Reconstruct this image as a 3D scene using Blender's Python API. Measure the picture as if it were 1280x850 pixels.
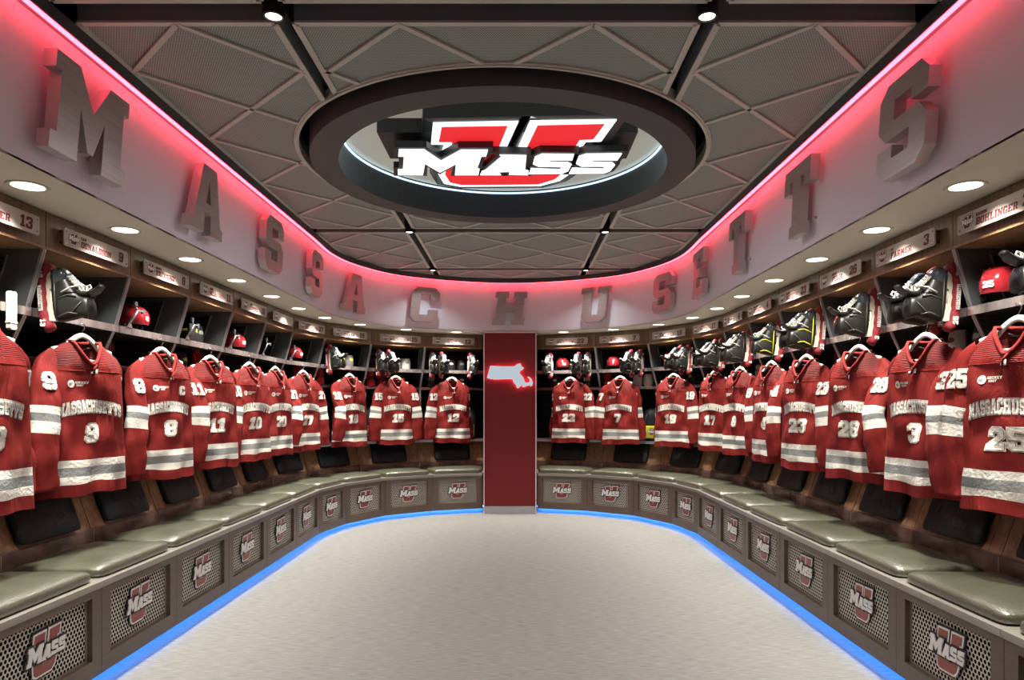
import bpy, math, random
from mathutils import Vector, Matrix
from mathutils.geometry import tessellate_polygon
random.seed(7)
for o in list(bpy.data.objects): bpy.data.objects.remove(o)
C = bpy.context.scene.collection
S = bpy.context.scene
PI = math.pi
# ------------------------------------------------------------------ camera, world, exposure
cam_d = bpy.data.cameras.new('camera'); cam = bpy.data.objects.new('camera', cam_d); C.objects.link(cam)
cam.location = (0.09, 0, 1.40); cam.rotation_euler = (PI/2, 0, 0)
cam_d.sensor_width = 36; cam_d.lens = 24.0
cam_d.shift_x = -6/1280; cam_d.shift_y = 84/1280
cam_d.clip_start = .05
S.camera = cam
S.view_settings.view_transform = 'Standard'; S.view_settings.look = 'None'
S.view_settings.gamma = 1; S.view_settings.use_curve_mapping = False
S.view_settings.exposure = 0.0
w = bpy.data.worlds.new('world'); S.world = w; w.use_nodes = True
w.node_tree.nodes['Background'].inputs[0].default_value = (.8, .85, 1, 1)
w.node_tree.nodes['Background'].inputs[1].default_value = .05

def area_light(name, loc, size, power, col, rot=(0, 0, 0), spread=160, shape='DISK', size_y=None):
    l = bpy.data.lights.new(name, 'AREA'); l.shape = shape; l.size = size
    if size_y: l.size_y = size_y
    l.energy = power; l.color = col; l.spread = math.radians(spread)
    o = bpy.data.objects.new(name, l); C.objects.link(o); o.location = loc; o.rotation_euler = rot
    return o
WARM = (1, .955, .86); COOL = (.93, .96, 1)
P_DOWN = 16; P_ROOM = 13
# ------------------------------------------------------------------ materials
def nm(name):
    m = bpy.data.materials.new(name); m.use_nodes = True
    return m, m.node_tree.nodes, m.node_tree.links, m.node_tree.nodes['Principled BSDF']
def mat(name, col, rough=.5, metal=0, spec=.5, emit=None, es=1, noise=0, nscale=(30, 30, 30), bump=0, bscale=80, coat=0, sheen=0, alpha=1, trans=0):
    m, n, l, b = nm(name)
    b.inputs['Base Color'].default_value = (*col, 1); b.inputs['Roughness'].default_value = rough
    b.inputs['Metallic'].default_value = metal; b.inputs['Specular IOR Level'].default_value = spec
    b.inputs['Coat Weight'].default_value = coat; b.inputs['Sheen Weight'].default_value = sheen
    if trans: b.inputs['Transmission Weight'].default_value = trans
    if emit:
        b.inputs['Emission Color'].default_value = (*emit, 1); b.inputs['Emission Strength'].default_value = es
    if noise:
        tc = n.new('ShaderNodeTexCoord'); mp = n.new('ShaderNodeMapping'); mp.inputs['Scale'].default_value = nscale
        nz = n.new('ShaderNodeTexNoise'); nz.inputs['Scale'].default_value = 1; nz.inputs['Detail'].default_value = 4
        r = n.new('ShaderNodeValToRGB')
        r.color_ramp.elements[0].position = .3; r.color_ramp.elements[1].position = .7
        r.color_ramp.elements[0].color = (*[c*(1-noise) for c in col], 1)
        r.color_ramp.elements[1].color = (*[min(1, c*(1+noise)) for c in col], 1)
        l.new(tc.outputs['Object'], mp.inputs[0]); l.new(mp.outputs[0], nz.inputs['Vector'])
        l.new(nz.outputs['Fac'], r.inputs[0]); l.new(r.outputs[0], b.inputs['Base Color'])
    if bump:
        tc = n.new('ShaderNodeTexCoord'); nz = n.new('ShaderNodeTexNoise'); nz.inputs['Scale'].default_value = bscale
        bp = n.new('ShaderNodeBump'); bp.inputs['Strength'].default_value = bump; bp.inputs['Distance'].default_value = .01
        l.new(tc.outputs['Object'], nz.inputs['Vector']); l.new(nz.outputs['Fac'], bp.inputs['Height'])
        l.new(bp.outputs[0], b.inputs['Normal'])
    return m
def mathn(n, l, op, a, b=None, c=None):
    x = n.new('ShaderNodeMath'); x.operation = op
    for i, v in enumerate((a, b, c)):
        if v is None: continue
        if isinstance(v, (int, float)): x.inputs[i].default_value = v
        else: l.new(v, x.inputs[i])
    return x.outputs[0]
def perforated(name, col, hole, px, pz, r, ax=('X', 'Z'), rough=.45, metal=0, stretch=1.0):
    m, n, l, b = nm(name)
    tc = n.new('ShaderNodeTexCoord'); sp = n.new('ShaderNodeSeparateXYZ'); l.new(tc.outputs['Object'], sp.inputs[0])
    X = sp.outputs[ax[0]]; Z = sp.outputs[ax[1]]
    v = mathn(n, l, 'DIVIDE', Z, pz); row = mathn(n, l, 'FLOOR', v)
    odd = mathn(n, l, 'MULTIPLY', mathn(n, l, 'FLOORED_MODULO', row, 2.0), .5)
    u = mathn(n, l, 'ADD', mathn(n, l, 'DIVIDE', X, px), odd)
    fu = mathn(n, l, 'MULTIPLY', mathn(n, l, 'SUBTRACT', mathn(n, l, 'FRACT', u), .5), px)
    fv = mathn(n, l, 'MULTIPLY', mathn(n, l, 'SUBTRACT', mathn(n, l, 'FRACT', v), .5), pz/stretch)
    d = mathn(n, l, 'SQRT', mathn(n, l, 'ADD', mathn(n, l, 'MULTIPLY', fu, fu), mathn(n, l, 'MULTIPLY', fv, fv)))
    h = mathn(n, l, 'LESS_THAN', d, r)
    mx = n.new('ShaderNodeMix'); mx.data_type = 'RGBA'
    l.new(h, mx.inputs[0]); mx.inputs[6].default_value = (*col, 1); mx.inputs[7].default_value = (*hole, 1)
    l.new(mx.outputs[2], b.inputs['Base Color']); b.inputs['Roughness'].default_value = rough
    b.inputs['Metallic'].default_value = metal
    l.new(mathn(n, l, 'MULTIPLY', mathn(n, l, 'SUBTRACT', 1.0, h), .5), b.inputs['Specular IOR Level'])
    return m
M = {}
M['carpet'] = None
def carpet():
    m, n, l, b = nm('carpet')
    tc = n.new('ShaderNodeTexCoord')
    mp = n.new('ShaderNodeMapping'); mp.inputs['Scale'].default_value = (12, 300, 1)
    nz = n.new('ShaderNodeTexNoise'); nz.inputs['Scale'].default_value = 1; nz.inputs['Detail'].default_value = 5
    n2 = n.new('ShaderNodeTexNoise'); n2.inputs['Scale'].default_value = 260; n2.inputs['Detail'].default_value = 2
    l.new(tc.outputs['Object'], mp.inputs[0]); l.new(mp.outputs[0], nz.inputs['Vector']); l.new(tc.outputs['Object'], n2.inputs['Vector'])
    s = mathn(n, l, 'ADD', mathn(n, l, 'MULTIPLY', nz.outputs['Fac'], .7), mathn(n, l, 'MULTIPLY', n2.outputs['Fac'], .3))
    r = n.new('ShaderNodeValToRGB'); l.new(s, r.inputs[0])
    r.color_ramp.elements[0].position = .34; r.color_ramp.elements[0].color = (.12, .119, .111, 1)
    r.color_ramp.elements[1].position = .66; r.color_ramp.elements[1].color = (.285, .283, .265, 1)
    l.new(r.outputs[0], b.inputs['Base Color']); b.inputs['Roughness'].default_value = .95; b.inputs['Specular IOR Level'].default_value = .1
    bp = n.new('ShaderNodeBump'); bp.inputs['Strength'].default_value = .5; bp.inputs['Distance'].default_value = .004
    l.new(s, bp.inputs['Height']); l.new(bp.outputs[0], b.inputs['Normal'])
    return m
M['carpet'] = carpet()
M['wood'] = mat('wood_veneer', (.27, .15, .075), .38, noise=.35, nscale=(45, 45, 2.2), spec=.4)
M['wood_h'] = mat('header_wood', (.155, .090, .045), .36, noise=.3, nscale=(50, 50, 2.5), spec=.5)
M['bronze'] = mat('bronze_laminate', (.125, .088, .06), .42, noise=.12, nscale=(3, 3, 60), spec=.5)
M['lid'] = mat('brushed_lid', (.42, .39, .34), .32, metal=.6)
M['riser'] = mat('riser_laminate', (.14, .085, .065), .20, noise=.5, nscale=(9, 9, 14), spec=.6)
M['perf'] = perforated('cream_perforated_metal', (.56, .53, .45), (.006, .006, .006), .024, .0205, .0082, stretch=1.12)
M['perf_black'] = perforated('black_perforated_metal', (.035, .037, .04), (.004, .004, .004), .024, .021, .008, rough=.4)
M['perf_side'] = perforated('black_perforated_side', (.03, .032, .034), (.004, .004, .004), .024, .021, .008, ax=('Y', 'Z'), rough=.4)
M['leather'] = mat('olive_leather', (.075, .078, .050), .30, bump=.3, bscale=160, spec=.9, noise=.15, nscale=(7, 7, 7), coat=.35)
M['leather_b'] = mat('black_leather', (.006, .011, .014), .38, bump=.25, bscale=220, spec=.3)
M['stitch'] = mat('stitching', (.03, .03, .03), .6)
M['gray'] = mat('grey_laminate', (.062, .067, .070), .5)
M['alu'] = mat('aluminium_edge', (.42, .43, .45), .35, metal=.7)
M['shelf_edge'] = mat('polished_shelf_edge', (.42, .36, .35), .22, metal=.75, noise=.4, nscale=(22, 22, 4))
M['dark'] = mat('dark_shelf', (.03, .031, .034), .5)
M['black'] = mat('black_paint', (.008, .008, .009), .6)
M['void'] = mat('dark_deck', (.006, .006, .006), .9)
M['fascia'] = mat('fascia_paint', (.80, .83, .93), .6)
M['cream'] = mat('soffit_paint', (.62, .60, .50), .6)
M['maroon'] = mat('maroon_laminate', (.17, .011, .014), .42, spec=.4)
M['white_trim'] = mat('white_trim', (.7, .66, .66), .4)
M['base_trim'] = mat('grey_base', (.36, .37, .38), .4)
M['steel'] = mat('brushed_steel', (.54, .48, .47), .36, metal=.6, noise=.12, nscale=(2, 2, 120))
M['steel_side'] = mat('steel_return', (.55, .53, .52), .3, metal=.7)
M['rib'] = mat('ceiling_rib', (.58, .57, .52), .5)
M['cpanel'] = perforated('ceiling_mesh', (.36, .40, .385), (.16, .175, .17), .012, .010, .0034, ax=('X', 'Y'), rough=.5)
M['cframe'] = mat('tray_side', (.24, .265, .28), .5)
M['ring'] = mat('ring_charcoal', (.058, .064, .064), .45)
M['ring_in'] = mat('ring_inner', (.022, .034, .048), .4)
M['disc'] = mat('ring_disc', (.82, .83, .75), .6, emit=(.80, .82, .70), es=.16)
M['signbox'] = mat('sign_box', (.035, .038, .042), .4)
M['red_face'] = mat('lit_red_face', (.5, .01, .015), .5, emit=(.75, .018, .025), es=.95)
M['white_face'] = mat('lit_white_face', (.8, .8, .8), .5, emit=(.92, 1, 1), es=1.6)
M['map_face'] = mat('lit_map_face', (.12, .12, .13), .5, emit=(.58, .68, .76), es=.75)
M['pink_glow'] = mat('pink_backlight', (1, .2, .3), .5, emit=(1, .06, .14), es=9)
M['red_led'] = mat('red_led_strip', (1, .2, .3), .5, emit=(1, .050, .078), es=12)
M['blue_led'] = mat('blue_led_strip', (.1, .4, 1), .5, emit=(.05, .27, 1), es=34)
M['cove'] = mat('cool_cove_led', (.5, .7, 1), .5, emit=(.62, .84, 1), es=1.5)
M['lens'] = mat('downlight_lens', (1, 1, 1), .5, emit=(1, .96, .84), es=4)
M['trim'] = mat('downlight_trim', (.55, .52, .42), .4)
M['jersey'] = mat('maroon_jersey_cloth', (.185, .015, .013), .75, bump=.3, bscale=260, spec=.15)
M['yoke'] = mat('ribbed_yoke_cloth', (.155, .012, .011), .75, spec=.25)
M['jwhite'] = mat('white_twill', (.72, .70, .62), .7, bump=.6, bscale=70, spec=.2)
M['jgray'] = mat('grey_twill', (.22, .23, .225), .7, bump=.5, bscale=70, spec=.2)
M['jline'] = mat('dark_outline', (.035, .03, .03), .7)
M['ink'] = mat('maroon_ink', (.11, .006, .010), .6)
M['blackink'] = mat('black_ink', (.01, .01, .01), .5)
M['plate'] = mat('cream_plate', (.42, .37, .33), .45)
M['plate_back'] = mat('plate_edge', (.35, .33, .3), .4)
M['wht'] = mat('white_enamel', (.78, .77, .73), .35)
M['brick'] = mat('brick_red_enamel', (.27, .055, .04), .35)
M['hanger'] = mat('white_hanger', (.75, .76, .68), .35)
M['wire'] = mat('steel_wire', (.5, .5, .52), .25, metal=1)
M['helmet'] = mat('maroon_helmet_shell', (.27, .014, .02), .16, coat=.6)
M['boot'] = mat('black_boot', (.012, .013, .011), .42, coat=.05)
M['boot_gray'] = mat('grey_boot_side', (.055, .055, .050), .45)
M['toecap'] = mat('toe_cap', (.05, .06, .075), .16, coat=.5)
M['lace'] = mat('white_lace', (.72, .72, .66), .7)
M['holder'] = mat('cream_blade_holder', (.68, .67, .55), .4)
M['guard'] = mat('maroon_blade_cover', (.24, .012, .02), .7, bump=.5, bscale=60)
M['yellow'] = mat('yellow_trim', (.62, .60, .03), .5)
M['redcloth'] = mat('bright_red_cloth', (.50, .008, .012), .6)
M['padwhite'] = mat('pad_white', (.55, .55, .50), .5)
M['padgray'] = mat('pad_grey', (.16, .16, .15), .5)
M['padblack'] = mat('pad_black', (.012, .012, .013), .45)
M['blue'] = mat('blue_cloth', (.02, .08, .4), .6)
def glass():
    m, n, l, b = nm('visor'); b.inputs['Base Color'].default_value = (.75, .75, .72, 1); b.inputs['Roughness'].default_value = .08
    b.inputs['Alpha'].default_value = .16; return m
M['visor'] = glass()
def creases(m):
    n = m.node_tree.nodes; l = m.node_tree.links; b = n['Principled BSDF']; old = b.inputs['Normal'].links[0].from_node
    tc = n.new('ShaderNodeTexCoord'); mp = n.new('ShaderNodeMapping'); mp.inputs['Rotation'].default_value = (0, .5, 0); mp.inputs['Scale'].default_value = (8, 8, 2.6)
    nz = n.new('ShaderNodeTexNoise'); nz.inputs['Scale'].default_value = 1; nz.inputs['Detail'].default_value = 2; nz.inputs['Distortion'].default_value = 1.2
    bp = n.new('ShaderNodeBump'); bp.inputs['Strength'].default_value = .6; bp.inputs['Distance'].default_value = .04
    l.new(tc.outputs['Object'], mp.inputs[0]); l.new(mp.outputs[0], nz.inputs['Vector']); l.new(nz.outputs['Fac'], bp.inputs['Height']); l.new(bp.outputs[0], old.inputs['Normal'])
creases(M['jersey'])
def yoke_bump(m):
    n = m.node_tree.nodes; l = m.node_tree.links; b = n['Principled BSDF']
    tc = n.new('ShaderNodeTexCoord'); wv = n.new('ShaderNodeTexWave'); wv.bands_direction = 'Z'; wv.inputs['Scale'].default_value = 34
    bp = n.new('ShaderNodeBump'); bp.inputs['Strength'].default_value = .6; bp.inputs['Distance'].default_value = .004
    l.new(tc.outputs['Object'], wv.inputs[0]); l.new(wv.outputs['Fac'], bp.inputs['Height']); l.new(bp.outputs[0], b.inputs['Normal'])
yoke_bump(M['yoke'])
# ------------------------------------------------------------------ mesh builder
class MB:
    def __init__(s): s.v = []; s.f = []; s.m = []; s.mats = []; s.sm = []
    def mi(s, m):
        if m not in s.mats: s.mats.append(m)
        return s.mats.index(m)
    def add(s, vs, fs, m, smooth=False, fn=None):
        o = len(s.v); k = s.mi(m)
        for p in vs: s.v.append(tuple(fn(*p)) if fn else tuple(p))
        for f in fs: s.f.append([i+o for i in f]); s.m.append(k); s.sm.append(smooth)
    def box(s, a, b, m, fn=None):
        x0, y0, z0 = a; x1, y1, z1 = b
        vs = [(x0,y0,z0),(x1,y0,z0),(x1,y1,z0),(x0,y1,z0),(x0,y0,z1),(x1,y0,z1),(x1,y1,z1),(x0,y1,z1)]
        s.add(vs, [(0,3,2,1),(4,5,6,7),(0,1,5,4),(1,2,6,5),(2,3,7,6),(3,0,4,7)], m, fn=fn)
    def bbox(s, a, b, m, r=.004, fn=None):      # box with chamfered vertical-plane outline (local XZ)
        x0, y0, z0 = a; x1, y1, z1 = b
        s.prism([[(x0+r,z0),(x1-r,z0),(x1,z0+r),(x1,z1-r),(x1-r,z1),(x0+r,z1),(x0,z1-r),(x0,z0+r)]], y0, y1, m, fn=fn)
    def prism(s, loops, y0, y1, m, fn=None, side=None, back=True):
        # loops in (x,z); front cap at y0 (towards viewer), back cap at y1
        pts = [p for lp in loops for p in lp]
        tris = tessellate_polygon([[Vector((p[0], p[1], 0)) for p in lp] for lp in loops])
        n = len(pts)
        vs = [(p[0], y0, p[1]) for p in pts]
        fr = []
        for t in tris:
            a, b, c = [pts[i] for i in t]
            cr = (b[0]-a[0])*(c[1]-a[1])-(b[1]-a[1])*(c[0]-a[0])
            if abs(cr) < 1e-14: continue
            fr.append(tuple(t) if cr > 0 else tuple(reversed(t)))
        s.add(vs, fr, m, fn=fn)
        if y1 is None: return
        if back: s.add([(p[0], y1, p[1]) for p in pts], [tuple(reversed(t)) for t in fr], side or m, fn=fn)
        o = 0
        for lp in loops:
            k = len(lp); ar = sum(lp[i][0]*lp[(i+1)%k][1]-lp[(i+1)%k][0]*lp[i][1] for i in range(k))
            vv = []; ff = []
            for i in range(k):
                a = lp[i]; b = lp[(i+1)%k]
                if (ar < 0) != (o > 0): a, b = b, a
                q = len(vv); vv += [(a[0],y0,a[1]),(b[0],y0,b[1]),(b[0],y1,b[1]),(a[0],y1,a[1])]; ff.append((q+3,q+2,q+1,q))
            s.add(vv, [tuple(reversed(f)) for f in ff], side or m, fn=fn)
            o += 1
    def tube(s, pts, r, m, seg=8, closed=False, fn=None, flat=None):
        pts = [Vector(p) for p in pts]; n = len(pts); vs = []; fs = []
        up = Vector((0, 0, 1))
        rr = r if isinstance(r, (list, tuple)) else [r]*n
        prev = None
        for i, p in enumerate(pts):
            if closed: t = pts[(i+1) % n]-pts[i-1]
            else: t = pts[min(i+1, n-1)]-pts[max(i-1, 0)]
            if t.length < 1e-9: t = Vector((0, 0, 1))
            t.normalize()
            if prev is None:
                u = t.cross(up)
                if u.length < .1: u = t.cross(Vector((0, 1, 0)))
            else: u = prev-t*prev.dot(t)
            u.normalize(); prev = u; w2 = t.cross(u)
            for k in range(seg):
                a = 2*PI*k/seg
                vs.append(p+(u*math.cos(a)+w2*math.sin(a)*(flat or 1))*rr[i])
        m2 = n if closed else n-1
        for i in range(m2):
            j = (i+1) % n
            for k in range(seg):
                k2 = (k+1) % seg
                fs.append((i*seg+k, i*seg+k2, j*seg+k2, j*seg+k))
        if not closed:
            fs.append(tuple(reversed(range(seg)))); fs.append(tuple((n-1)*seg+k for k in range(seg)))
        s.add(vs, fs, m, True, fn)
    def grid(s, rows, m, closed_u=False, cap=False, fn=None, smooth=True):
        n = len(rows); k = len(rows[0]); vs = [p for r in rows for p in r]; fs = []
        for i in range(n-1):
            for j in range(k if closed_u else k-1):
                j2 = (j+1) % k; fs.append((i*k+j, i*k+j2, (i+1)*k+j2, (i+1)*k+j))
        if cap: fs.append(tuple(reversed(range(k)))); fs.append(tuple((n-1)*k+j for j in range(k)))
        s.add(vs, fs, m, smooth, fn)
    def lathe(s, prof, m, seg=96, c=(0, 0), fn=None, smooth=False):
        rows = [[(c[0]+r*math.cos(2*PI*k/seg), c[1]+r*math.sin(2*PI*k/seg), z) for k in range(seg)] for r, z in prof]
        s.grid(rows, m, True, fn=fn, smooth=smooth)
    def ell(s, c, r, m, n=10, k=14, fn=None, p=1.0):
        sg = lambda v: math.copysign(abs(v)**p, v)
        rows = []
        for i in range(n+1):
            a = PI*i/n
            rows.append([(c[0]+r[0]*sg(math.sin(a))*sg(math.cos(2*PI*j/k)), c[1]+r[1]*sg(math.sin(a))*sg(math.sin(2*PI*j/k)), c[2]+r[2]*sg(math.cos(a))) for j in range(k)])
        s.grid(rows, m, True, fn=fn)
    def mesh(s, name):
        me = bpy.data.meshes.new(name); me.from_pydata([tuple(v) for v in s.v], [], s.f)
        for m in s.mats: me.materials.append(m)
        me.polygons.foreach_set('material_index', s.m); me.polygons.foreach_set('use_smooth', s.sm)
        me.update(); return me
    def obj(s, name, parent=None, weld=False):
        me = s.mesh(name)
        if weld:
            import bmesh
            bm = bmesh.new(); bm.from_mesh(me); bmesh.ops.remove_doubles(bm, verts=bm.verts, dist=.0004)
            bmesh.ops.recalc_face_normals(bm, faces=bm.faces); bm.to_mesh(me); bm.free()
        return link(name, me, parent)
def link(name, me, parent=None):
    o = bpy.data.objects.new(name, me); C.objects.link(o)
    if parent: o.parent = parent
    return o
def tag(o, label=None, cat=None, group=None, kind=None):
    if label: o['label'] = label
    if cat: o['category'] = cat
    if group: o['group'] = group
    if kind: o['kind'] = kind
    return o
def thing(name, label, cat, loc=(0, 0, 0), rz=0, group=None):
    o = bpy.data.objects.new(name, None); o.empty_display_size = .1; C.objects.link(o)
    o.location = loc; o.rotation_euler = (0, 0, rz)
    return tag(o, label, cat, group)
def copy_tree(o, parent=None):
    c = o.copy(); C.objects.link(c); c.parent = parent
    for ch in [x for x in bpy.data.objects if x.parent == o]: copy_tree(ch, c)
    return c
def struct(mb, name): return tag(mb.obj(name), kind='structure')
def offset_poly(p, t):
    n = len(p); ar = sum(p[i][0]*p[(i+1) % n][1]-p[(i+1) % n][0]*p[i][1] for i in range(n)); sg = 1 if ar > 0 else -1
    out = []
    for i in range(n):
        a = Vector(p[i-1]); b = Vector(p[i]); c = Vector(p[(i+1) % n])
        d1 = (b-a).normalized(); d2 = (c-b).normalized()
        n1 = Vector((d1.y, -d1.x))*sg; n2 = Vector((d2.y, -d2.x))*sg
        m = n1+n2
        if m.length < 1e-6: m = n1
        m.normalize(); k = t/max(.45, m.dot(n1)); out.append((b.x+m.x*k, b.y+m.y*k))
    return out
# ------------------------------------------------------------------ block lettering (10 high)
G = {}
G['M'] = (11, [[(0,0),(3.7,0),(3.7,5.6),(5.1,1.5),(5.9,1.5),(7.3,5.6),(7.3,0),(11,0),(11,1.8),(10.2,1.8),(10.2,8.2),(11,8.2),(11,10),(7.8,10),(5.5,5.9),(3.2,10),(0,10),(0,8.2),(.8,8.2),(.8,1.8),(0,1.8)]])
G['A'] = (9, [[(0,0),(3.5,0),(3.6,2.9),(5.4,2.9),(5.5,0),(9,0),(9,1.7),(8.3,1.7),(6.4,10),(2.6,10),(.7,1.7),(0,1.7)], [(3.8,4.5),(5.2,4.5),(4.5,7.9)]])
G['S'] = (8, [[(0,3.4),(0,1.3),(1.3,0),(6.7,0),(8,1.3),(8,4.5),(6.7,5.9),(2.6,5.9),(2.6,8),(5.4,8),(5.4,6.7),(8,6.7),(8,8.7),(6.7,10),(1.3,10),(0,8.7),(0,5.4),(1.3,4.1),(5.4,4.1),(5.4,2),(2.6,2),(2.6,3.4)]])
G['C'] = (8, [[(0,1.4),(1.4,0),(6.6,0),(8,1.4),(8,3.6),(5.4,3.6),(5.4,2),(2.6,2),(2.6,8),(5.4,8),(5.4,6.4),(8,6.4),(8,8.6),(6.6,10),(1.4,10),(0,8.6)]])
G['H'] = (10, [[(0,0),(4.2,0),(4.2,1.7),(3.5,1.7),(3.5,4.1),(6.5,4.1),(6.5,1.7),(5.8,1.7),(5.8,0),(10,0),(10,1.7),(9.2,1.7),(9.2,8.3),(10,8.3),(10,10),(5.8,10),(5.8,8.3),(6.5,8.3),(6.5,6),(3.5,6),(3.5,8.3),(4.2,8.3),(4.2,10),(0,10),(0,8.3),(.8,8.3),(.8,1.7),(0,1.7)]])
G['U'] = (10, [[(2.2,0),(7.8,0),(9.2,1.4),(9.2,8.3),(10,8.3),(10,10),(5.8,10),(5.8,8.3),(6.5,8.3),(6.5,2),(3.5,2),(3.5,8.3),(4.2,8.3),(4.2,10),(0,10),(0,8.3),(.8,8.3),(.8,1.4)]])
G['E'] = (8.5, [[(0,0),(8.5,0),(8.5,3.2),(6.6,3.2),(6.6,1.9),(3.5,1.9),(3.5,4.1),(5.6,4.1),(5.6,6),(3.5,6),(3.5,8.1),(6.6,8.1),(6.6,6.8),(8.5,6.8),(8.5,10),(0,10),(0,8.3),(.8,8.3),(.8,1.7),(0,1.7)]])
G['T'] = (9, [[(2.4,0),(6.6,0),(6.6,1.7),(5.85,1.7),(5.85,8.1),(7.1,8.1),(7.1,6.6),(9,6.6),(9,10),(0,10),(0,6.6),(1.9,6.6),(1.9,8.1),(3.15,8.1),(3.15,1.7),(2.4,1.7)]])
G['F'] = (8.5, [[(0,0),(4.4,0),(4.4,1.7),(3.5,1.7),(3.5,4.1),(5.6,4.1),(5.6,6),(3.5,6),(3.5,8.1),(6.6,8.1),(6.6,6.8),(8.5,6.8),(8.5,10),(0,10),(0,8.3),(.8,8.3),(.8,1.7),(0,1.7)]])
G['L'] = (8.5, [[(0,0),(8.5,0),(8.5,3.4),(6.3,3.4),(6.3,1.9),(3.5,1.9),(3.5,8.3),(4.4,8.3),(4.4,10),(0,10),(0,8.3),(.8,8.3),(.8,1.7),(0,1.7)]])
G['I'] = (4.4, [[(0,0),(4.4,0),(4.4,1.7),(3.5,1.7),(3.5,8.3),(4.4,8.3),(4.4,10),(0,10),(0,8.3),(.9,8.3),(.9,1.7),(0,1.7)]])
G['N'] = (10, [[(0,0),(4,0),(4,1.7),(3.2,1.7),(3.2,5.8),(7,0),(9.2,0),(9.2,8.3),(10,8.3),(10,10),(6.2,10),(6.2,8.3),(7,8.3),(7,4.4),(3.4,10),(0,10),(0,8.3),(.8,8.3),(.8,1.7),(0,1.7)]])
G['O'] = (8, [[(0,1.4),(1.4,0),(6.6,0),(8,1.4),(8,8.6),(6.6,10),(1.4,10),(0,8.6)], [(2.6,2),(2.6,8),(5.4,8),(5.4,2)]])
G['D'] = (8.6, [[(0,0),(7.2,0),(8.6,1.4),(8.6,8.6),(7.2,10),(0,10),(0,8.3),(.8,8.3),(.8,1.7),(0,1.7)], [(3.4,2),(3.4,8),(6,8),(6,2)]])
G['B'] = (8.6, [[(0,0),(7.2,0),(8.6,1.4),(8.6,4.2),(7.8,5),(8.6,5.8),(8.6,8.6),(7.2,10),(0,10),(0,8.3),(.8,8.3),(.8,1.7),(0,1.7)], [(3.4,1.9),(3.4,4.2),(6,4.2),(6,1.9)], [(3.4,5.9),(3.4,8.1),(6,8.1),(6,5.9)]])
G['P'] = (8.4, [[(0,0),(4.4,0),(4.4,1.7),(3.5,1.7),(3.5,3.6),(7,3.6),(8.4,5),(8.4,8.6),(7,10),(0,10),(0,8.3),(.8,8.3),(.8,1.7),(0,1.7)], [(3.5,5.4),(3.5,8.1),(5.8,8.1),(5.8,5.4)]])
G['R'] = (9.2, [[(0,0),(4.2,0),(4.2,1.7),(3.5,1.7),(3.5,3.6),(4.8,3.6),(6.2,0),(9.2,0),(9.2,1.7),(8.4,1.7),(7.4,4),(8.4,5),(8.4,8.6),(7,10),(0,10),(0,8.3),(.8,8.3),(.8,1.7),(0,1.7)], [(3.5,5.4),(3.5,8.1),(5.8,8.1),(5.8,5.4)]])
G['G'] = (8, [[(0,1.4),(1.4,0),(8,0),(8,5),(4.4,5),(4.4,3.3),(5.5,3.3),(5.5,2),(2.6,2),(2.6,8),(5.4,8),(5.4,6.6),(8,6.6),(8,8.6),(6.6,10),(1.4,10),(0,8.6)]])
G['V'] = (9.6, [[(3.6,0),(6,0),(8.8,8.3),(9.6,8.3),(9.6,10),(5.6,10),(5.6,8.3),(6.2,8.3),(4.8,3.4),(3.4,8.3),(4,8.3),(4,10),(0,10),(0,8.3),(.8,8.3)]])
G['W'] = (13, [[(3,0),(5,0),(6.5,5.4),(8,0),(10,0),(12.2,8.3),(13,8.3),(13,10),(9.4,10),(9.4,8.3),(9.9,8.3),(9,3.8),(7.4,10),(5.6,10),(4,3.8),(3.1,8.3),(3.6,8.3),(3.6,10),(0,10),(0,8.3),(.8,8.3)]])
G['K'] = (9.6, [[(0,0),(4.2,0),(4.2,1.7),(3.5,1.7),(3.5,3.6),(4,4.2),(6,0),(9.6,0),(9.6,1.7),(8.6,1.7),(6,6),(8.4,8.3),(9.2,8.3),(9.2,10),(5.8,10),(5.8,8.6),(3.5,6.2),(3.5,8.3),(4.2,8.3),(4.2,10),(0,10),(0,8.3),(.8,8.3),(.8,1.7),(0,1.7)]])
G['X'] = (9.4, [[(0,0),(3.8,0),(3.8,1.7),(3.4,1.7),(4.7,3.6),(6,1.7),(5.6,1.7),(5.6,0),(9.4,0),(9.4,1.7),(8.6,1.7),(6.2,5),(8.6,8.3),(9.4,8.3),(9.4,10),(5.6,10),(5.6,8.3),(6,8.3),(4.7,6.4),(3.4,8.3),(3.8,8.3),(3.8,10),(0,10),(0,8.3),(.8,8.3),(3.2,5),(.8,1.7),(0,1.7)]])
G['Y'] = (9.4, [[(2.6,0),(6.8,0),(6.8,1.7),(6,1.7),(6,4.4),(8.6,8.3),(9.4,8.3),(9.4,10),(5.6,10),(5.6,8.3),(6,8.3),(4.7,6.2),(3.4,8.3),(3.8,8.3),(3.8,10),(0,10),(0,8.3),(.8,8.3),(3.4,4.4),(3.4,1.7),(2.6,1.7)]])
G['Z'] = (8, [[(0,0),(8,0),(8,3.2),(6,3.2),(6,2),(3.2,2),(8,8),(8,10),(0,10),(0,6.8),(2,6.8),(2,8),(4.8,8),(0,2)]])
G['J'] = (7.5, [[(0,1.4),(1.4,0),(5.2,0),(6.6,1.4),(6.6,8.3),(7.5,8.3),(7.5,10),(3,10),(3,8.3),(3.9,8.3),(3.9,2),(2.6,2),(2.6,3.6),(0,3.6)]])
G['0'] = (7.4, [[(0,1.4),(1.4,0),(6,0),(7.4,1.4),(7.4,8.6),(6,10),(1.4,10),(0,8.6)], [(2.5,2),(2.5,8),(4.9,8),(4.9,2)]])
G['1'] = (5.6, [[(.4,0),(5.6,0),(5.6,1.8),(4.3,1.8),(4.3,10),(2.2,10),(.2,8.6),(.2,7),(1.7,7),(1.7,1.8),(.4,1.8)]])
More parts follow.
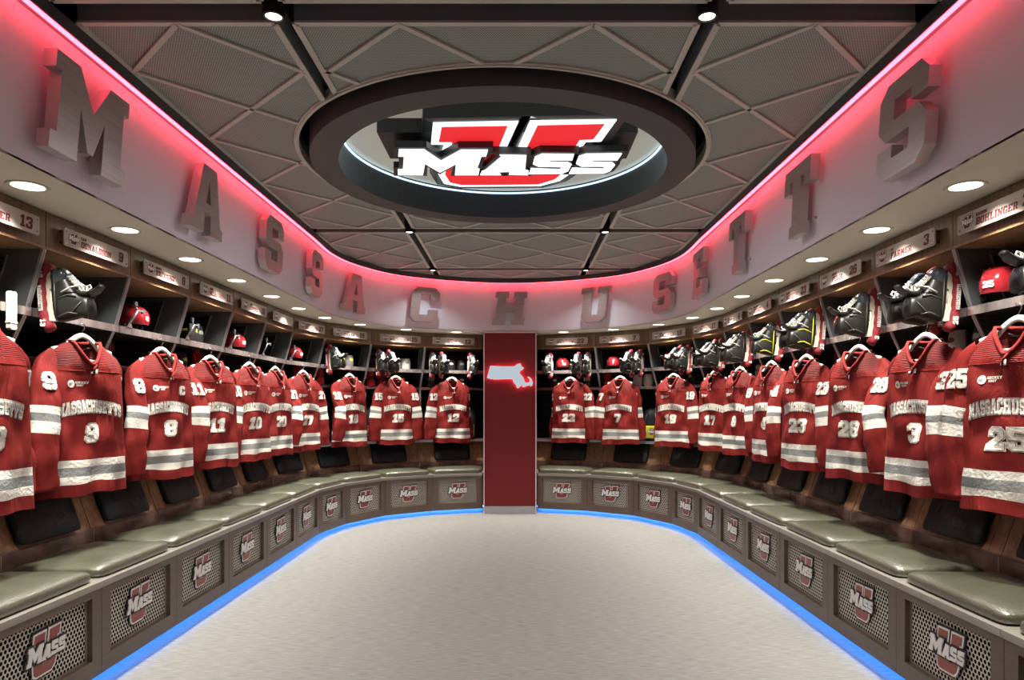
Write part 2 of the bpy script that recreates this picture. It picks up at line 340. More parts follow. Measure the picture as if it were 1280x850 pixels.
G['2'] = (7.6, [[(0,0),(7.6,0),(7.6,3.2),(5.6,3.2),(5.6,2),(3.4,2),(7.6,5.6),(7.6,8.6),(6.2,10),(1.4,10),(0,8.6),(0,6.4),(2.5,6.4),(2.5,8),(5,8),(5,6.4),(0,2.2)]])
G['3'] = (7.6, [[(0,1.4),(1.4,0),(6.2,0),(7.6,1.4),(7.6,4.3),(6.8,5.1),(7.6,5.9),(7.6,8.6),(6.2,10),(1.4,10),(0,8.6),(0,6.7),(2.5,6.7),(2.5,8),(5,8),(5,6),(3,6),(3,4.2),(5,4.2),(5,2),(2.5,2),(2.5,3.4),(0,3.4)]])
G['4'] = (8, [[(3.4,0),(7.6,0),(7.6,1.7),(6.9,1.7),(6.9,2.6),(8,2.6),(8,4.5),(6.9,4.5),(6.9,10),(4,10),(0,4.4),(0,2.6),(4.3,2.6),(4.3,1.7),(3.4,1.7)], [(2.6,4.5),(4.3,7),(4.3,4.5)]])
G['5'] = (7.6, [[(0,1.4),(1.4,0),(6.2,0),(7.6,1.4),(7.6,5),(6.2,6.4),(2.5,6.4),(2.5,8),(7.2,8),(7.2,10),(0,10),(0,4.6),(5,4.6),(5,2),(2.5,2),(2.5,3.2),(0,3.2)]])
G['6'] = (7.6, [[(0,1.4),(1.4,0),(6.2,0),(7.6,1.4),(7.6,4.8),(6.2,6.2),(2.5,6.2),(2.5,8),(5,8),(5,7),(7.6,7),(7.6,8.6),(6.2,10),(1.4,10),(0,8.6)], [(2.5,1.9),(2.5,4.4),(5,4.4),(5,1.9)]])
G['7'] = (7.6, [[(1.6,0),(4.6,0),(7.6,7.6),(7.6,10),(0,10),(0,6.8),(2.2,6.8),(2.2,8),(4.9,8)]])
G['8'] = (7.6, [[(0,1.4),(1.4,0),(6.2,0),(7.6,1.4),(7.6,4.2),(6.8,5),(7.6,5.8),(7.6,8.6),(6.2,10),(1.4,10),(0,8.6),(0,5.8),(.8,5),(0,4.2)], [(2.5,1.9),(2.5,4.2),(5.1,4.2),(5.1,1.9)], [(2.5,5.8),(2.5,8.1),(5.1,8.1),(5.1,5.8)]])
G['9'] = (7.6, [[(0,3),(0,1.4),(1.4,0),(6.2,0),(7.6,1.4),(7.6,8.6),(6.2,10),(1.4,10),(0,8.6),(0,5.2),(1.4,3.8),(5.1,3.8),(5.1,2),(2.5,2),(2.5,3)], [(2.6,5.6),(2.6,8.1),(5.1,8.1),(5.1,5.6)]])
G[' '] = (4.5, [])
def text_w(t, h, sp=1.0): return (sum(G[c][0] for c in t)+sp*(len(t)-1))*h/10
def text_loops(t, h, x0=0, z0=0, slant=0.0, sp=1.0, width=None, arch=0, off=0):
    """glyph loops scaled to height h from (x0,z0); arch raises the middle; width squeezes; off grows the outline"""
    nat = text_w(t, h, sp); kx = (width/nat) if width else 1
    x = 0; out = []
    for ch in t:
        wch, loops = G[ch]
        res = []
        for li, lp in enumerate(loops):
            q = lp if not off else offset_poly(lp, (off if li == 0 else -off)/h*10)
            if li > 0 and off/h*10 > .6: continue
            pp = []
            for (px, pz) in q:
                X = (x+px)*h/10*kx; Z = pz*h/10
                a = 0
                if arch:
                    u = (X/(nat*kx))*2-1; a = arch*(1-u*u)
                pp.append((x0+X+slant*Z, z0+Z+a))
            res.append(pp)
        if res: out.append(res)
        x += wch+sp
    return out
# team badge polygons
LU = [(-.412,.589),(.1,.612),(-.055,-.2),(.03,-.2),(.169,.618),(.682,.635),(.63,.306),(.534,.299),(.5,.134),(.478,-.295),(.415,-.449),(.269,-.574),(-.349,-.588),(-.464,-.517),(-.484,-.295),(-.408,.134),(-.382,.256),(-.466,.256)]
LR = [(-.366,.54),(.034,.555),(-.115,-.26),(.075,-.26),(.215,.563),(.617,.584),(.575,.352),(.49,.345),(.455,.13),(.42,-.27),(.37,-.41),(.25,-.522),(-.33,-.535),(-.414,-.475),(-.434,-.3),(-.352,.14),(-.324,.308),(-.41,.308)]
LM = [[(-.665,.309),(-.504,.309),(-.418,.107),(-.268,.302),(-.095,.302),(-.113,.191),(-.143,.191),(-.186,-.047),(-.168,-.047),(-.183,-.169),(-.349,-.169),(-.322,.05),(-.45,-.115),(-.532,.058),(-.577,-.169),(-.754,-.169),(-.735,-.059),(-.7,-.059),(-.652,.191),(-.689,.191)],
 [(-.171,-.169),(-.153,-.087),(-.132,-.079),(-.007,.191),(-.023,.215),(.153,.205),(.147,-.067),(.171,-.079),(.17,-.169),(.035,-.161),(.04,-.099),(-.042,-.107),(-.022,-.169)],
 [(.176,-.148),(.188,-.035),(.39,-.059),(.407,-.008),(.235,.004),(.2,.05),(.21,.18),(.254,.233),(.463,.226),(.459,.118),(.312,.125),(.307,.088),(.435,.08),(.462,.043),(.448,-.087),(.409,-.14)],
 [(.459,-.14),(.471,-.027),(.687,-.047),(.694,.004),(.53,.004),(.491,.058),(.499,.191),(.541,.233),(.774,.24),(.76,.118),(.599,.125),(.596,.088),(.732,.08),(.759,.031),(.741,-.087),(.705,-.136)]]
def badge(mb, k, x, z, y, th, red, white, black, grow=.055):
    """flat stacked badge facing -Y; k = scale, th = thickness per layer"""
    tr = lambda p: [(x+a*k, z+b*k) for a, b in p]
    mb.prism([tr(offset_poly(LU, grow))], y-th, y, black, back=False)
    mb.prism([tr(LU)], y-th*1.6, y-th, white, back=False)
    mb.prism([tr(LR)], y-th*1.9, y-th*1.6, red, back=False)
    for g in LM: mb.prism([tr(offset_poly(g, grow))], y-th*2.5, y-th*1.9, black, back=False)
    for g in LM: mb.prism([tr(g)], y-th*3.2, y-th*2.5, white, back=False)
STATE = [(145,450),(205,235),(420,245),(630,245),(680,205),(735,190),(755,240),(800,272),(770,305),(735,325),(715,360),(780,430),(820,525),(860,535),(895,520),(905,485),(890,455),(855,440),(880,425),(925,455),(958,530),(950,580),(915,600),(905,575),(850,590),(790,615),(765,600),(770,575),(735,595),(690,635),(665,610),(655,570),(615,530),(595,465),(430,470),(290,475)]
STATE = [((a-551)*.000741, (412-b)*.000741) for a, b in STATE]
# ------------------------------------------------------------------ plan
J = [(2.01,1.93,0),(2.01,2.69,0),(2.01,3.455,0),(2.01,4.215,0),(2.01,4.98,0),(2.01,5.745,0),(2.01,6.51,0),(2.01,7.26,6),(1.88,7.87,21),(1.54,8.47,42),(1.0,8.86,62),(.36,9.08,90)]
J = [(x, y, math.radians(a)) for x, y, a in J]
INS = [.09]*8+[.11,.13,.14,.14]
Z_SOF = 2.395; Z_TOP = 3.03
right_curve = [(1.92, -1.6), (1.92, 0.2)]+[(x-math.cos(a)*i, y-math.sin(a)*i) for (x, y, a), i in zip(J, INS)]+[(0, 8.985)]
def cr(P, n=8):
    out = []
    for i in range(len(P)-1):
        p0 = Vector(P[max(i-1, 0)]); p1 = Vector(P[i]); p2 = Vector(P[i+1]); p3 = Vector(P[min(i+2, len(P)-1)])
        for k in range(n):
            t = k/n
            out.append(.5*((2*p1)+(p2-p0)*t+(2*p0-5*p1+4*p2-p3)*t*t+(3*p1-p0-3*p2+p3)*t**3))
    out.append(Vector(P[-1])); return out
full = [(-x, y) for x, y in right_curve]+[(x, y) for x, y in reversed(right_curve[:-1])]
FC = cr(full, 8)                                    # left wall -> far end -> right wall
def normal_at(c, i):
    t = (c[min(i+1, len(c)-1)]-c[max(i-1, 0)]).normalized()
    return Vector((-t.y, t.x))                       # points outwards, into the wall
def offset_curve(c, d): return [c[i]+normal_at(c, i)*d for i in range(len(c))]
def ribbon_box(mb, c, d0, d1, z0, z1, m, closed=True):
    a = offset_curve(c, d0); b = offset_curve(c, d1)
    rows = [[(p.x,p.y,z0) for p in a], [(p.x,p.y,z1) for p in a], [(p.x,p.y,z1) for p in b], [(p.x,p.y,z0) for p in b], [(p.x,p.y,z0) for p in a]]
    rows = list(map(list, zip(*rows)))
    mb.grid(rows, m, smooth=False)
# floor, deck, shell
b = MB(); b.box((-3.4,-2.6,-.1),(3.4,10.5,0), M['carpet']); struct(b, 'floor')
b = MB(); b.box((-3.4,-2.6,3.75),(3.4,10.5,3.85), M['void']); struct(b, 'ceiling')
for nme, x0, x1, y0, y1 in (('wall_left',-3.4,-3.3,-2.6,10.5),('wall_right',3.3,3.4,-2.6,10.5),('wall_back',-3.3,3.3,10.4,10.5),('wall_front',-3.3,3.3,-2.6,-2.5)):
    b = MB(); b.box((x0,y0,0),(x1,y1,3.75), M['fascia']); struct(b, nme)
for sx, nme in ((-1,'trim_1'),(1,'trim_2')):
    b = MB(); x0, x1 = sorted((sx*2.03, sx*3.3)); b.box((x0,-2.5,0),(x1,1.90,2.39), M['wood']); struct(b, nme)
# fascia
b = MB(); ribbon_box(b, FC, 0, .03, Z_SOF+.004, Z_TOP+.03, M['fascia']); struct(b, 'wall_fascia')
# soffit between fascia and locker headers
b = MB()
outer = [(2.31,-1.6),(2.31,.2)]+[(x+math.cos(a)*.30, y+math.sin(a)*.30) for x, y, a in J]+[(0, 9.38)]
ofull = [Vector((-x, y)) for x, y in outer]+[Vector((x, y)) for x, y in reversed(outer[:-1])]
od = []
for i in range(len(ofull)-1):
    for k in range(8): od.append(ofull[i].lerp(ofull[i+1], k/8))
od.append(ofull[-1])
rows = [[(p.x,p.y,Z_SOF+.012) for p in FC], [(p.x,p.y,Z_SOF) for p in FC], [(p.x,p.y,Z_SOF) for p in od], [(p.x,p.y,Z_SOF+.02) for p in od], [(p.x,p.y,Z_SOF+.02) for p in offset_curve(FC, .032)]]
b.grid(rows, M['cream'], smooth=False); struct(b, 'ceiling_soffit')
# LED lip (structure trim) and strip
b = MB(); ribbon_box(b, FC, -.075, .03, Z_TOP+.005, Z_TOP+.04, M['cframe']); ribbon_box(b, FC, -.08, -.072, Z_TOP-.012, Z_TOP+.045, M['gray']); struct(b, 'trim_3')
b = MB(); ribbon_box(b, FC, -.066, -.040, Z_TOP-.010, Z_TOP+.004, M['red_led'])
tag(b.obj('led_strip'), 'red glowing LED strip running along the top of the curved white fascia', 'led strip')
# dense arclength for lettering
def arclen(c):
    L = [0]
    for i in range(1, len(c)): L.append(L[-1]+(c[i]-c[i-1]).length)
    return L
AL = arclen(FC); mid = AL[-1]/2
def at_arc(s):
    for i in range(1, len(AL)):
        if AL[i] >= s:
            t = (s-AL[i-1])/(AL[i]-AL[i-1]); p = FC[i-1].lerp(FC[i], t)
            tg = (FC[i]-FC[i-1]).normalized(); return p, tg
    return FC[-1], (FC[-1]-FC[-2]).normalized()
WORD = 'MASSACHUSETTS'
LW = {'M':.62,'A':.50,'S':.45,'C':.43,'H':.48,'U':.45,'E':.45,'T':.45}
desc = ['largest on the left fascia','nearest the left foreground','nearer of the two on the left fascia','farther of the two on the left fascia','on the far left curve','left of the pillar','right above the maroon pillar','right of the pillar','just right of the U on the far curve','between the S and the T on the right','just after the E, the farther one','the nearer one, before the last S','biggest one, in the right foreground']
for i, ch in enumerate(WORD):
    p, tg = at_arc(mid+(i-6)*1.166)
    th = math.atan2(tg.y, tg.x); h = .43; wd = LW[ch]; nat = G[ch][0]*h/10
    loops = [[(((x*h/10)/nat-.5)*wd*.86+.13*(z*h/10-h/2), z*h/10-h/2) for x, z in lp] for lp in G[ch][1]]
    b = MB(); b.prism(loops, -.085, -.03, M['steel'], side=M['steel_side'])
    for sx in (-.1, .1): b.tube([(sx,-.03,-.13),(sx,0.0,-.13)], .008, M['steel_side'])
    o = b.obj('wall_letter'); o.location = (p.x, p.y, 2.69); o.rotation_euler = (0, 0, th)
    tag(o, 'brushed metal letter %s, %s' % (ch, desc[i]), 'wall letter', 'metal letters spelling the word on the fascia')
# ------------------------------------------------------------------ pillar with lit map
pil = thing('pillar', 'maroon square pillar in the middle of the far end with white corner trims', 'pillar', (0, 8.97, 0))
b = MB(); b.box((-.335,0,.10),(.335,1.3,2.39), M['maroon']); b.obj('maroon_panel', pil)
b = MB(); b.box((-.335,-.005,0),(.335,1.3,.098), M['base_trim']); b.obj('base', pil)
for sx in (-1, 1):
    b = MB(); x0, x1 = sorted((sx*.335, sx*.347)); b.box((x0,-.012,.0),(x1,.05,2.39), M['white_trim']); b.obj('corner_trim', pil)
b = MB(); b.box((-.347,-.012,2.375),(.347,.02,2.393), M['white_trim']); b.obj('top_trim', pil)
ms = thing('map_sign', 'glowing white state outline sign with pink halo mounted on the maroon pillar', 'sign', (0.0, 8.965, 1.81))
b = MB(); b.prism([STATE], -.05, -.03, M['map_face'], side=M['white_face']); b.obj('lit_face', ms)
b = MB(); b.prism([offset_poly(STATE, -.006)], -.0285, -.012, M['pink_glow']); b.obj('back_light', ms)
# ------------------------------------------------------------------ stalls
def jersey_body():
    pass
cache = {}
def stall_parts(k, side):
    """geometry in the stall frame: X right, Y into the wall, Z up, origin on the floor at the middle of the bench front"""
    (xa, ya, aa), (xb, yb, ab) = J[k], J[k+1]
    w = math.hypot(xb-xa, yb-ya); nrm = math.atan2(-(xb-xa), yb-ya)   # outward normal angle from +x on the right side
    na = nrm-aa; nb = ab-nrm                     # opening angles at near / far joint
    # right wall: viewer's right = nearer the camera for side walls -> near joint on the right
    tn, tf = math.tan(na), math.tan(nb)
    if k == 10: tf = math.tan(ab-nrm)
    if side == 'R': tR, tL = tn, tf
    else: tL, tR = tn, tf
    key = (round(w, 2), round(tL, 2), round(tR, 2))
    return w, tL, tR, key, nrm
def build_stall(k, side):
    w, tL, tR, key, nrm = stall_parts(k, side)
    (xa, ya, aa), (xb, yb, ab) = J[k], J[k+1]
    cx, cy = (xa+xb)/2, (ya+yb)/2
    sx = 1 if side == 'R' else -1
    # outward normal on the right side = (cos nrm, sin nrm)
    d = Vector((sx*math.cos(nrm), math.sin(nrm)))
    right = Vector((d.y, -d.x)); rz = math.atan2(right.y, right.x)
    return dict(w=w, tL=tL, tR=tR, key=key, loc=Vector((sx*cx, cy, 0)), rz=rz, d=d, right=right, k=k, side=side)
def stall_meshes(st):
    key = st['key']
    if key in cache: return cache[key]
    w, tL, tR = st['w'], st['tL'], st['tR']; g = .0015
    xl = lambda dd: -w/2-dd*tL+g
    xr = lambda dd: w/2+dd*tR-g
    def mp(u, y, z):                              # u in 0..1 across the wedge
        return (xl(y)+(xr(y)-xl(y))*u, y, z)
    out = {}
    b = MB(); hw = w/2-g
    b.prism([[(-hw,.09),(hw,.09),(hw,.497),(-hw,.497)],[(-hw+.075,.14),(-hw+.075,.452),(hw-.075,.452),(hw-.075,.14)]], 0, .03, M['bronze'])
    b.box((0,.03,.085),(1,.10,.092), M['bronze'], fn=mp)
    b.box((0,.0,.055),(1,.012,.09), M['bronze'], fn=mp)
    b.box((0,.10,0),(1,.115,.09), M['base_trim'], fn=mp)
    out['bench_base'] = b
    b = MB(); b.box((-hw+.06,.031,.125),(hw-.06,.036,.465), M['perf'])
    for (x, z, x2, z2) in ((-hw+.073,.138,hw-.073,.148),(-hw+.073,.444,hw-.073,.454),(-hw+.073,.138,-hw+.083,.454),(hw-.083,.138,hw-.073,.454)):
        b.box((x,.026,z),(x2,.031,z2), M['lid'])
    out['perforated_panel'] = b
    b = MB(); badge(b, .168, -.005, .297, .031, .006, M['brick'], M['wht'], M['blackink']); out['badge'] = b
    b = MB(); b.box((.0,-.014,.505),(1,.53,.525), M['lid'], fn=mp); b.box((.0,-.006,.49),(1,.03,.5045), M['lid'], fn=mp); out['seat_lid'] = b
    # cushion
    b = MB(); rows = []; n = 14; kk = 18
    def sq(a): return math.copysign(abs(a)**.28, a)
    prof = [(0.0,.0),(.95,.0),(.992,.008),(1,.020),(.997,.032),(.985,.043),(.95,.052),(.86,.061),(.66,.071),(.36,.077),(.0,.079)]
    ring = []
    for q in range(48):
        a = 2*PI*q/48; ring.append((math.copysign(abs(math.cos(a))**.14, math.cos(a)), math.copysign(abs(math.sin(a))**.14, math.sin(a))))
    rows = []
    for (s_, z) in prof:
        row = []
        for (cu, cv) in ring:
            dy = .255+cv*.238*s_; u = cu*s_
            X0 = xl(dy)+.028; X1 = xr(dy)-.028
            row.append(((X0+X1)/2+u*(X1-X0)/2, dy, .526+z))
        rows.append(row)
    b.grid(rows, M['leather'], True)
    out['seat_cushion'] = b
    b = MB(); b.box((0,.515,.526),(1,.53,.645), M['riser'], fn=mp); b.box((0,.514,.526),(.008,.5151,.645), M['lid'], fn=mp); out['riser'] = b
    rk = lambda z: .53+(z-.645)*.36
    def mpr(u, y, z): yy = rk(z)+y; return (xl(yy)+(xr(yy)-xl(yy))*u, yy, z)
    b = MB(); b.box((0,0,.645),(1,.015,.92), M['wood'], fn=mpr); b.box((0,-.0012,.645),(.004,0,.92), M['dark'], fn=mpr)
    wm = xr(.58)-xl(.58); pu = .25/wm
    b.box((.5+pu+.045,-.001,.645),(.5+pu+.049,0,.92), M['dark'], fn=mpr)
    b.box((.0,-.002,.645),(1,.003,.653), M['riser'], fn=mpr)
    out['back_panel'] = b
    b = MB(); rows = []
    for (s_, t) in [(0,0),(.97,0),(1,.012),(1,.03),(.98,.042),(.93,.048),(.7,.052),(0,.054)]:
        rows.append([((xl(.58)+xr(.58))/2+cu*s_*.25, rk(.795+cv*s_*.125)-t, .795+cv*s_*.125) for cu, cv in ring])
    b.grid(list(reversed(rows)), M['leather_b'], True); out['backrest'] = b
    b = MB(); xc = (xl(.58)+xr(.58))/2; b.tube([(xc+x*.45, rk(.80+z*.45)-.054, .80+z*.45) for x, z in STATE], .0018, M['stitch'], seg=5, closed=True); out['stitching'] = b
    b = MB(); b.box((0,.49,.925),(1,.95,.953), M['gray'], fn=mp); b.box((0,.484,.922),(1,.49,.956), M['alu'], fn=mp); out['lower_shelf'] = b
    b = MB(); b.box((0,.50,1.645),(1,.95,1.665), M['dark'], fn=mp); b.box((0,.492,1.640),(1,.50,1.672), M['shelf_edge'], fn=mp); out['middle_shelf'] = b
    b = MB(); b.box((0,.365,1.868),(1,.95,1.885), M['dark'], fn=mp); b.box((0,.357,1.862),(1,.365,1.905), M['shelf_edge'], fn=mp); b.box((0,.356,1.862),(.008,.3565,1.905), M['dark'], fn=mp); out['upper_shelf'] = b
    b = MB(); b.box((0,.95,.953),(1,.96,2.2), M['perf_black'], fn=mp)
    for z in (1.0,1.15,1.3,1.45,1.6,1.75,1.95,2.05,2.13): b.box((.03,.945,z),(.97,.95,z+.006), M['gray'], fn=mp)
    out['back_mesh'] = b
    # dividers both sides (half thickness each)
    pol = [(.30,2.2),(.38,1.9),(.49,1.66),(.49,.955),(.95,.955),(.95,2.2)]
    def dv(side_):
        def f(x, y, z):
            dd, t = x, y
            return ((xl(dd)+t) if side_ == 0 else (xr(dd)-t), dd, z)
        return f
    for s_ in (0, 1):
        b = MB(); b.prism([pol], .0, .010, M['gray'], fn=dv(s_)); out['divider%d' % s_] = b
        b = MB(); b.prism([[(.288,2.2),(.30,2.2),(.38,1.9),(.49,1.66),(.49,.955),(.482,.955),(.482,1.66),(.372,1.9)]], -.0, .012, M['alu'], fn=dv(s_)); out['edge_trim%d' % s_] = b
        b = MB(); b.prism([[(.47,2.165),(.55,1.925),(.93,1.925),(.93,2.165)]], .010, .013, M['perf_side'], fn=dv(s_))
        b.prism([[(.463,2.168),(.47,2.168),(.55,1.925),(.543,1.922)]], .010, .016, M['alu'], fn=dv(s_)); out['side_mesh%d' % s_] = b
        b = MB(); b.prism([[(.60,1.62),(.60,1.0),(.93,1.0),(.93,1.62)]], .010, .013, M['perf_side'], fn=dv(s_)); out['lower_side_mesh%d' % s_] = b
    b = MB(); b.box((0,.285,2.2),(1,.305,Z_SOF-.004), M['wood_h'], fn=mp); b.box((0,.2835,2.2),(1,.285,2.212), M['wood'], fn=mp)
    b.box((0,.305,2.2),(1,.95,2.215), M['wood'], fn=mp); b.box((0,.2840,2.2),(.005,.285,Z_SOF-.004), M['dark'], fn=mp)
    out['header_board'] = b
    b = MB(); b.box((0,.045,.070),(1,.066,.084), M['blue_led'], fn=mp); out['toe_light'] = b
    b = MB(); b.tube([(0,.375,1.86),(0,.335,1.857),(0,.325,1.868)], .004, M['wire']); out['hook_peg'] = b
    cache[key] = {n: m.mesh(n) for n, m in out.items()}
    return cache[key]
NUM = {'L': [None,'13','9','8','11','10','20','27','18','15','12'], 'R': [None,'25','3','26','23','4','6','17','19','7','22']}
PL = {'L': [None,('REED','LEBSTER','13'),('CAM','DONALDSON','9'),('BOBBY','TRIVIGNO','8'),('JOSH','MERCURI','11'),('JOSH','LOPINA','10'),None,('ANTHONY','DEL GAIZO','27'),('TAYLOR','MAKAR','18'),('RYAN','MACDONALD','15'),('LUCAS','WAIT','12')],
      'R': [None,('AARON','BOHLINGER','25'),('TY','FARMER','3'),('COLIN','FELIX','26'),('SCOTT','MORROW','23'),('MATTHEW','KESSEL','4'),('CAL','KIEFIUK','6'),('SLAVA','GAUCH','17'),('ERIC','SULLIVAN','19'),('ERIC','KIEFIUK','7'),('JERRY','HARDING','22')]}
def where(k, side):
    n = NUM[side][k]
    if n is None: return 'at the near end of the %s run' % ('left' if side == 'L' else 'right')
    if side == 'L' and k == 6: return 'of the blank nameplate on the left run'
    return 'of number %s on the %s run' % (n, 'left' if side == 'L' else 'right')
stalls = {}
for side in 'LR':
    for k in range(11):
        st = build_stall(k, side); stalls[side, k] = st
        t = thing('locker_stall', 'open wooden locker stall with padded bench, '+where(k, side), 'locker', st['loc'], st['rz'], 'locker stalls around the room')
        me = stall_meshes(st)
        objs = {}
        for n in ('bench_base','perforated_panel','seat_lid','seat_cushion','riser','back_panel','backrest','lower_shelf','middle_shelf','upper_shelf','back_mesh','header_board','toe_light','hook_peg'):
            objs[n] = link(n, me[n], t)
        link('badge', me['badge'], objs['perforated_panel']); link('stitching', me['stitching'], objs['backrest'])
        for q in '01':
            dvd = link('divider', me['divider'+q], t)
            for n in ('edge_trim', 'side_mesh', 'lower_side_mesh'): link(n, me[n+q], dvd)
        st['obj'] = t
def sp(st, x, y, z):                               # stall frame -> world
    p = st['loc']+Vector((st['right'].x*x+st['d'].x*y, st['right'].y*x+st['d'].y*y, z)); return p
# ------------------------------------------------------------------ downlights in the soffit
b = MB(); b.lathe([(.066,-.001),(.084,-.004),(.086,0),(.066,.004)], M['trim'], 40); m_trim = b.mesh('trim_ring')
b = MB(); b.lathe([(.0001,-.0005),(.066,-.0005)], M['lens'], 40); m_lens = b.mesh('lens')
for side in 'LR':
    for k in range(-2, 11):
        if k < 0:
            p = Vector(((1 if side == 'R' else -1)*2.10, 2.31+.762*(k*1.6), Z_SOF)); lab = 'round soffit downlight behind the near stalls, %s side, %s' % ('left' if side == 'L' else 'right', 'rear one' if k == -2 else 'front one')
            if p.y < -1: continue
        else:
            st = stalls[side, k]; p = sp(st, 0, .10, Z_SOF)
            if k == 10: p = sp(st, 0, .09, Z_SOF)
            lab = 'round soffit downlight above the stall '+where(k, side)
        t = thing('downlight', lab, 'downlight', (p.x, p.y, Z_SOF-.001), 0, 'round downlights in the cream soffit')
        link('trim_ring', m_trim, t); link('lens', m_lens, t)
        l = area_light('downlight_lamp', (0, 0, -.012), .12, P_DOWN, WARM, spread=106); l.parent = t; l.location = (0, 0, -.006)
# ------------------------------------------------------------------ ceiling trays
ZC = 3.08; RC = (0, 4.70); RO = 1.36
def arc(x_end, sgn, x0, n=24):
    a0 = math.acos(x_end/RO)
    return a0
def poly_mid_near():
    a = math.acos(.88/RO); pts = [(-.88,2.99),(.88,2.99)]
    for i in range(25):
        t = -a-(PI-2*a)*i/24; pts.append((RO*math.cos(t), RC[1]+RO*math.sin(t)))
    return pts
def poly_mid_far():
    a = math.acos(.88/RO); pts = [(.88,6.40),(-.88,6.40)]
    for i in range(25):
        t = PI-a-(PI-2*a)*i/24; pts.append((RO*math.cos(t), RC[1]+RO*math.sin(t)))
    return pts
def poly_side(sg):
    a = math.acos(.97/RO); pts = [(.97,6.40),(1.83,6.40),(1.83,2.99),(.97,2.99)]
    for i in range(21):
        t = -a+2*a*i/20; pts.append((RO*math.cos(t), RC[1]+RO*math.sin(t)))
    return [(sg*x, y) for x, y in pts]
def mir(p, s): return [(s*x, y) for x, y in p]
trays = [('centre ceiling tray ahead of the ring', poly_mid_near()), ('centre ceiling tray beyond the ring', poly_mid_far()),
 ('long left ceiling tray beside the ring', poly_side(-1)), ('long right ceiling tray beside the ring', poly_side(1)),
 ('second-row left ceiling tray past the cross slot', mir([(.97,6.57),(1.83,6.57),(1.83,7.3),(1.79,7.72),(1.68,8.0),(1.53,8.22),(.97,8.22)], -1)),
 ('second-row centre ceiling tray past the ring', [(-.88,6.57),(.88,6.57),(.88,8.22),(-.88,8.22)]),
 ('second-row right ceiling tray past the cross slot', mir([(.97,6.57),(1.83,6.57),(1.83,7.3),(1.79,7.72),(1.68,8.0),(1.53,8.22),(.97,8.22)], 1)),
 ('small farthest left ceiling tray at the fascia curve', mir([(.97,8.38),(1.40,8.38),(1.2,8.52),(.97,8.64)], -1)),
 ('farthest centre ceiling tray at the fascia curve', [(-.88,8.38),(.88,8.38),(.88,8.68),(.5,8.80),(0,8.86),(-.5,8.80),(-.88,8.68)]),
 ('small farthest right ceiling tray at the fascia curve', mir([(.97,8.38),(1.40,8.38),(1.2,8.52),(.97,8.64)], 1)),
 ('left ceiling tray nearest the camera', [(-1.83,-.9),(-.97,-.9),(-.97,2.82),(-1.83,2.82)]),
 ('centre ceiling tray nearest the camera', [(-.88,-.9),(.88,-.9),(.88,2.82),(-.88,2.82)]),
 ('right ceiling tray nearest the camera', [(.97,-.9),(1.83,-.9),(1.83,2.82),(.97,2.82)])]
def inside(p, poly):
    x, y = p; c = False
    for i in range(len(poly)):
        (x1, y1), (x2, y2) = poly[i-1], poly[i]
        if (y1 > y) != (y2 > y) and x < (x2-x1)*(y-y1)/(y2-y1)+x1: c = not c
    return c
flip = lambda x, y, z: (x, z, -y)   # prism (x, y-thickness, z) -> plan: x, z->y, thickness -> height
def bar2(mb, a, b_, wd, z0, z1, m):
    a = Vector(a); b_ = Vector(b_); t = (b_-a)
    if t.length < 1e-4: return
    t.normalize(); n = Vector((-t.y, t.x))*wd/2
    vs = [(a+n), (b_+n), (b_-n), (a-n)]
    mb.add([(v.x, v.y, z0) for v in vs]+[(v.x, v.y, z1) for v in vs], [(0,1,2,3),(7,6,5,4),(0,4,5,1),(1,5,6,2),(2,6,7,3),(3,7,4,0)], m)
for lab, poly in trays:
    t = thing('ceiling_tray', 'dark perforated metal %s with diagonal pale ribs' % lab, 'ceiling panel', (0, 0, 0), 0, 'suspended perforated ceiling trays')
    cx = sum(p[0] for p in poly)/len(poly); cy = sum(p[1] for p in poly)/len(poly); t.location = (cx, cy, ZC)
    off = lambda p: (p[0]-cx, p[1]-cy)
    b = MB(); b.prism([[off(p) for p in poly]], -.006, -.012, M['cpanel'], fn=lambda x, y, z: (x, z, -y)); b.obj('mesh_panel', t)
    b = MB()
    for i in range(len(poly)):
        a, c = off(poly[i-1]), off(poly[i]); bar2(b, a, c, .012, .002, .125, M['cframe'])
        bar2(b, a, c, .030, -.004, .006, M['rib'])
    b.obj('frame', t)
    b = MB(); P = .8525; y_base = 2.99 if cy > 2.9 else 2.99-P*5
    if cy > 6.5 and cy < 8.25: y_base = 6.57
    if cy > 8.3: y_base = 8.38
    c0 = 0 if abs(cx) < .5 else (1.40 if cx > 0 else -1.40)
    x_nodes = [c0+P*(i) for i in range(-4, 5)] if abs(cx) > .5 else [P*(i+.5) for i in range(-5, 5)]
    for xn in x_nodes:
        for sg in (1, -1):
            # line from (xn, y_base) with slope +-1
            s0 = None; N = 500; L_ = 6.0; pts = []
            for i in range(N+1):
                q = L_*i/N; p = (xn+sg*q, y_base+q)
                ins = inside(p, poly)
                if ins and s0 is None: s0 = p
                if (not ins or i == N) and s0 is not None:
                    bar2(b, off(s0), off(last), .026, -.007, .004, M['rib']); s0 = None
                last = p
            if cy < 2.9 or abs(cx) < 2:          # lines entering from the sides lower down
                pass
    # extra start nodes further along so the lattice fills the whole length
    for kx in range(1, 9):
        yb = y_base+P*kx
        for xn in x_nodes[3:6]:
            pass
    b.obj('rib', t) if b.v else None
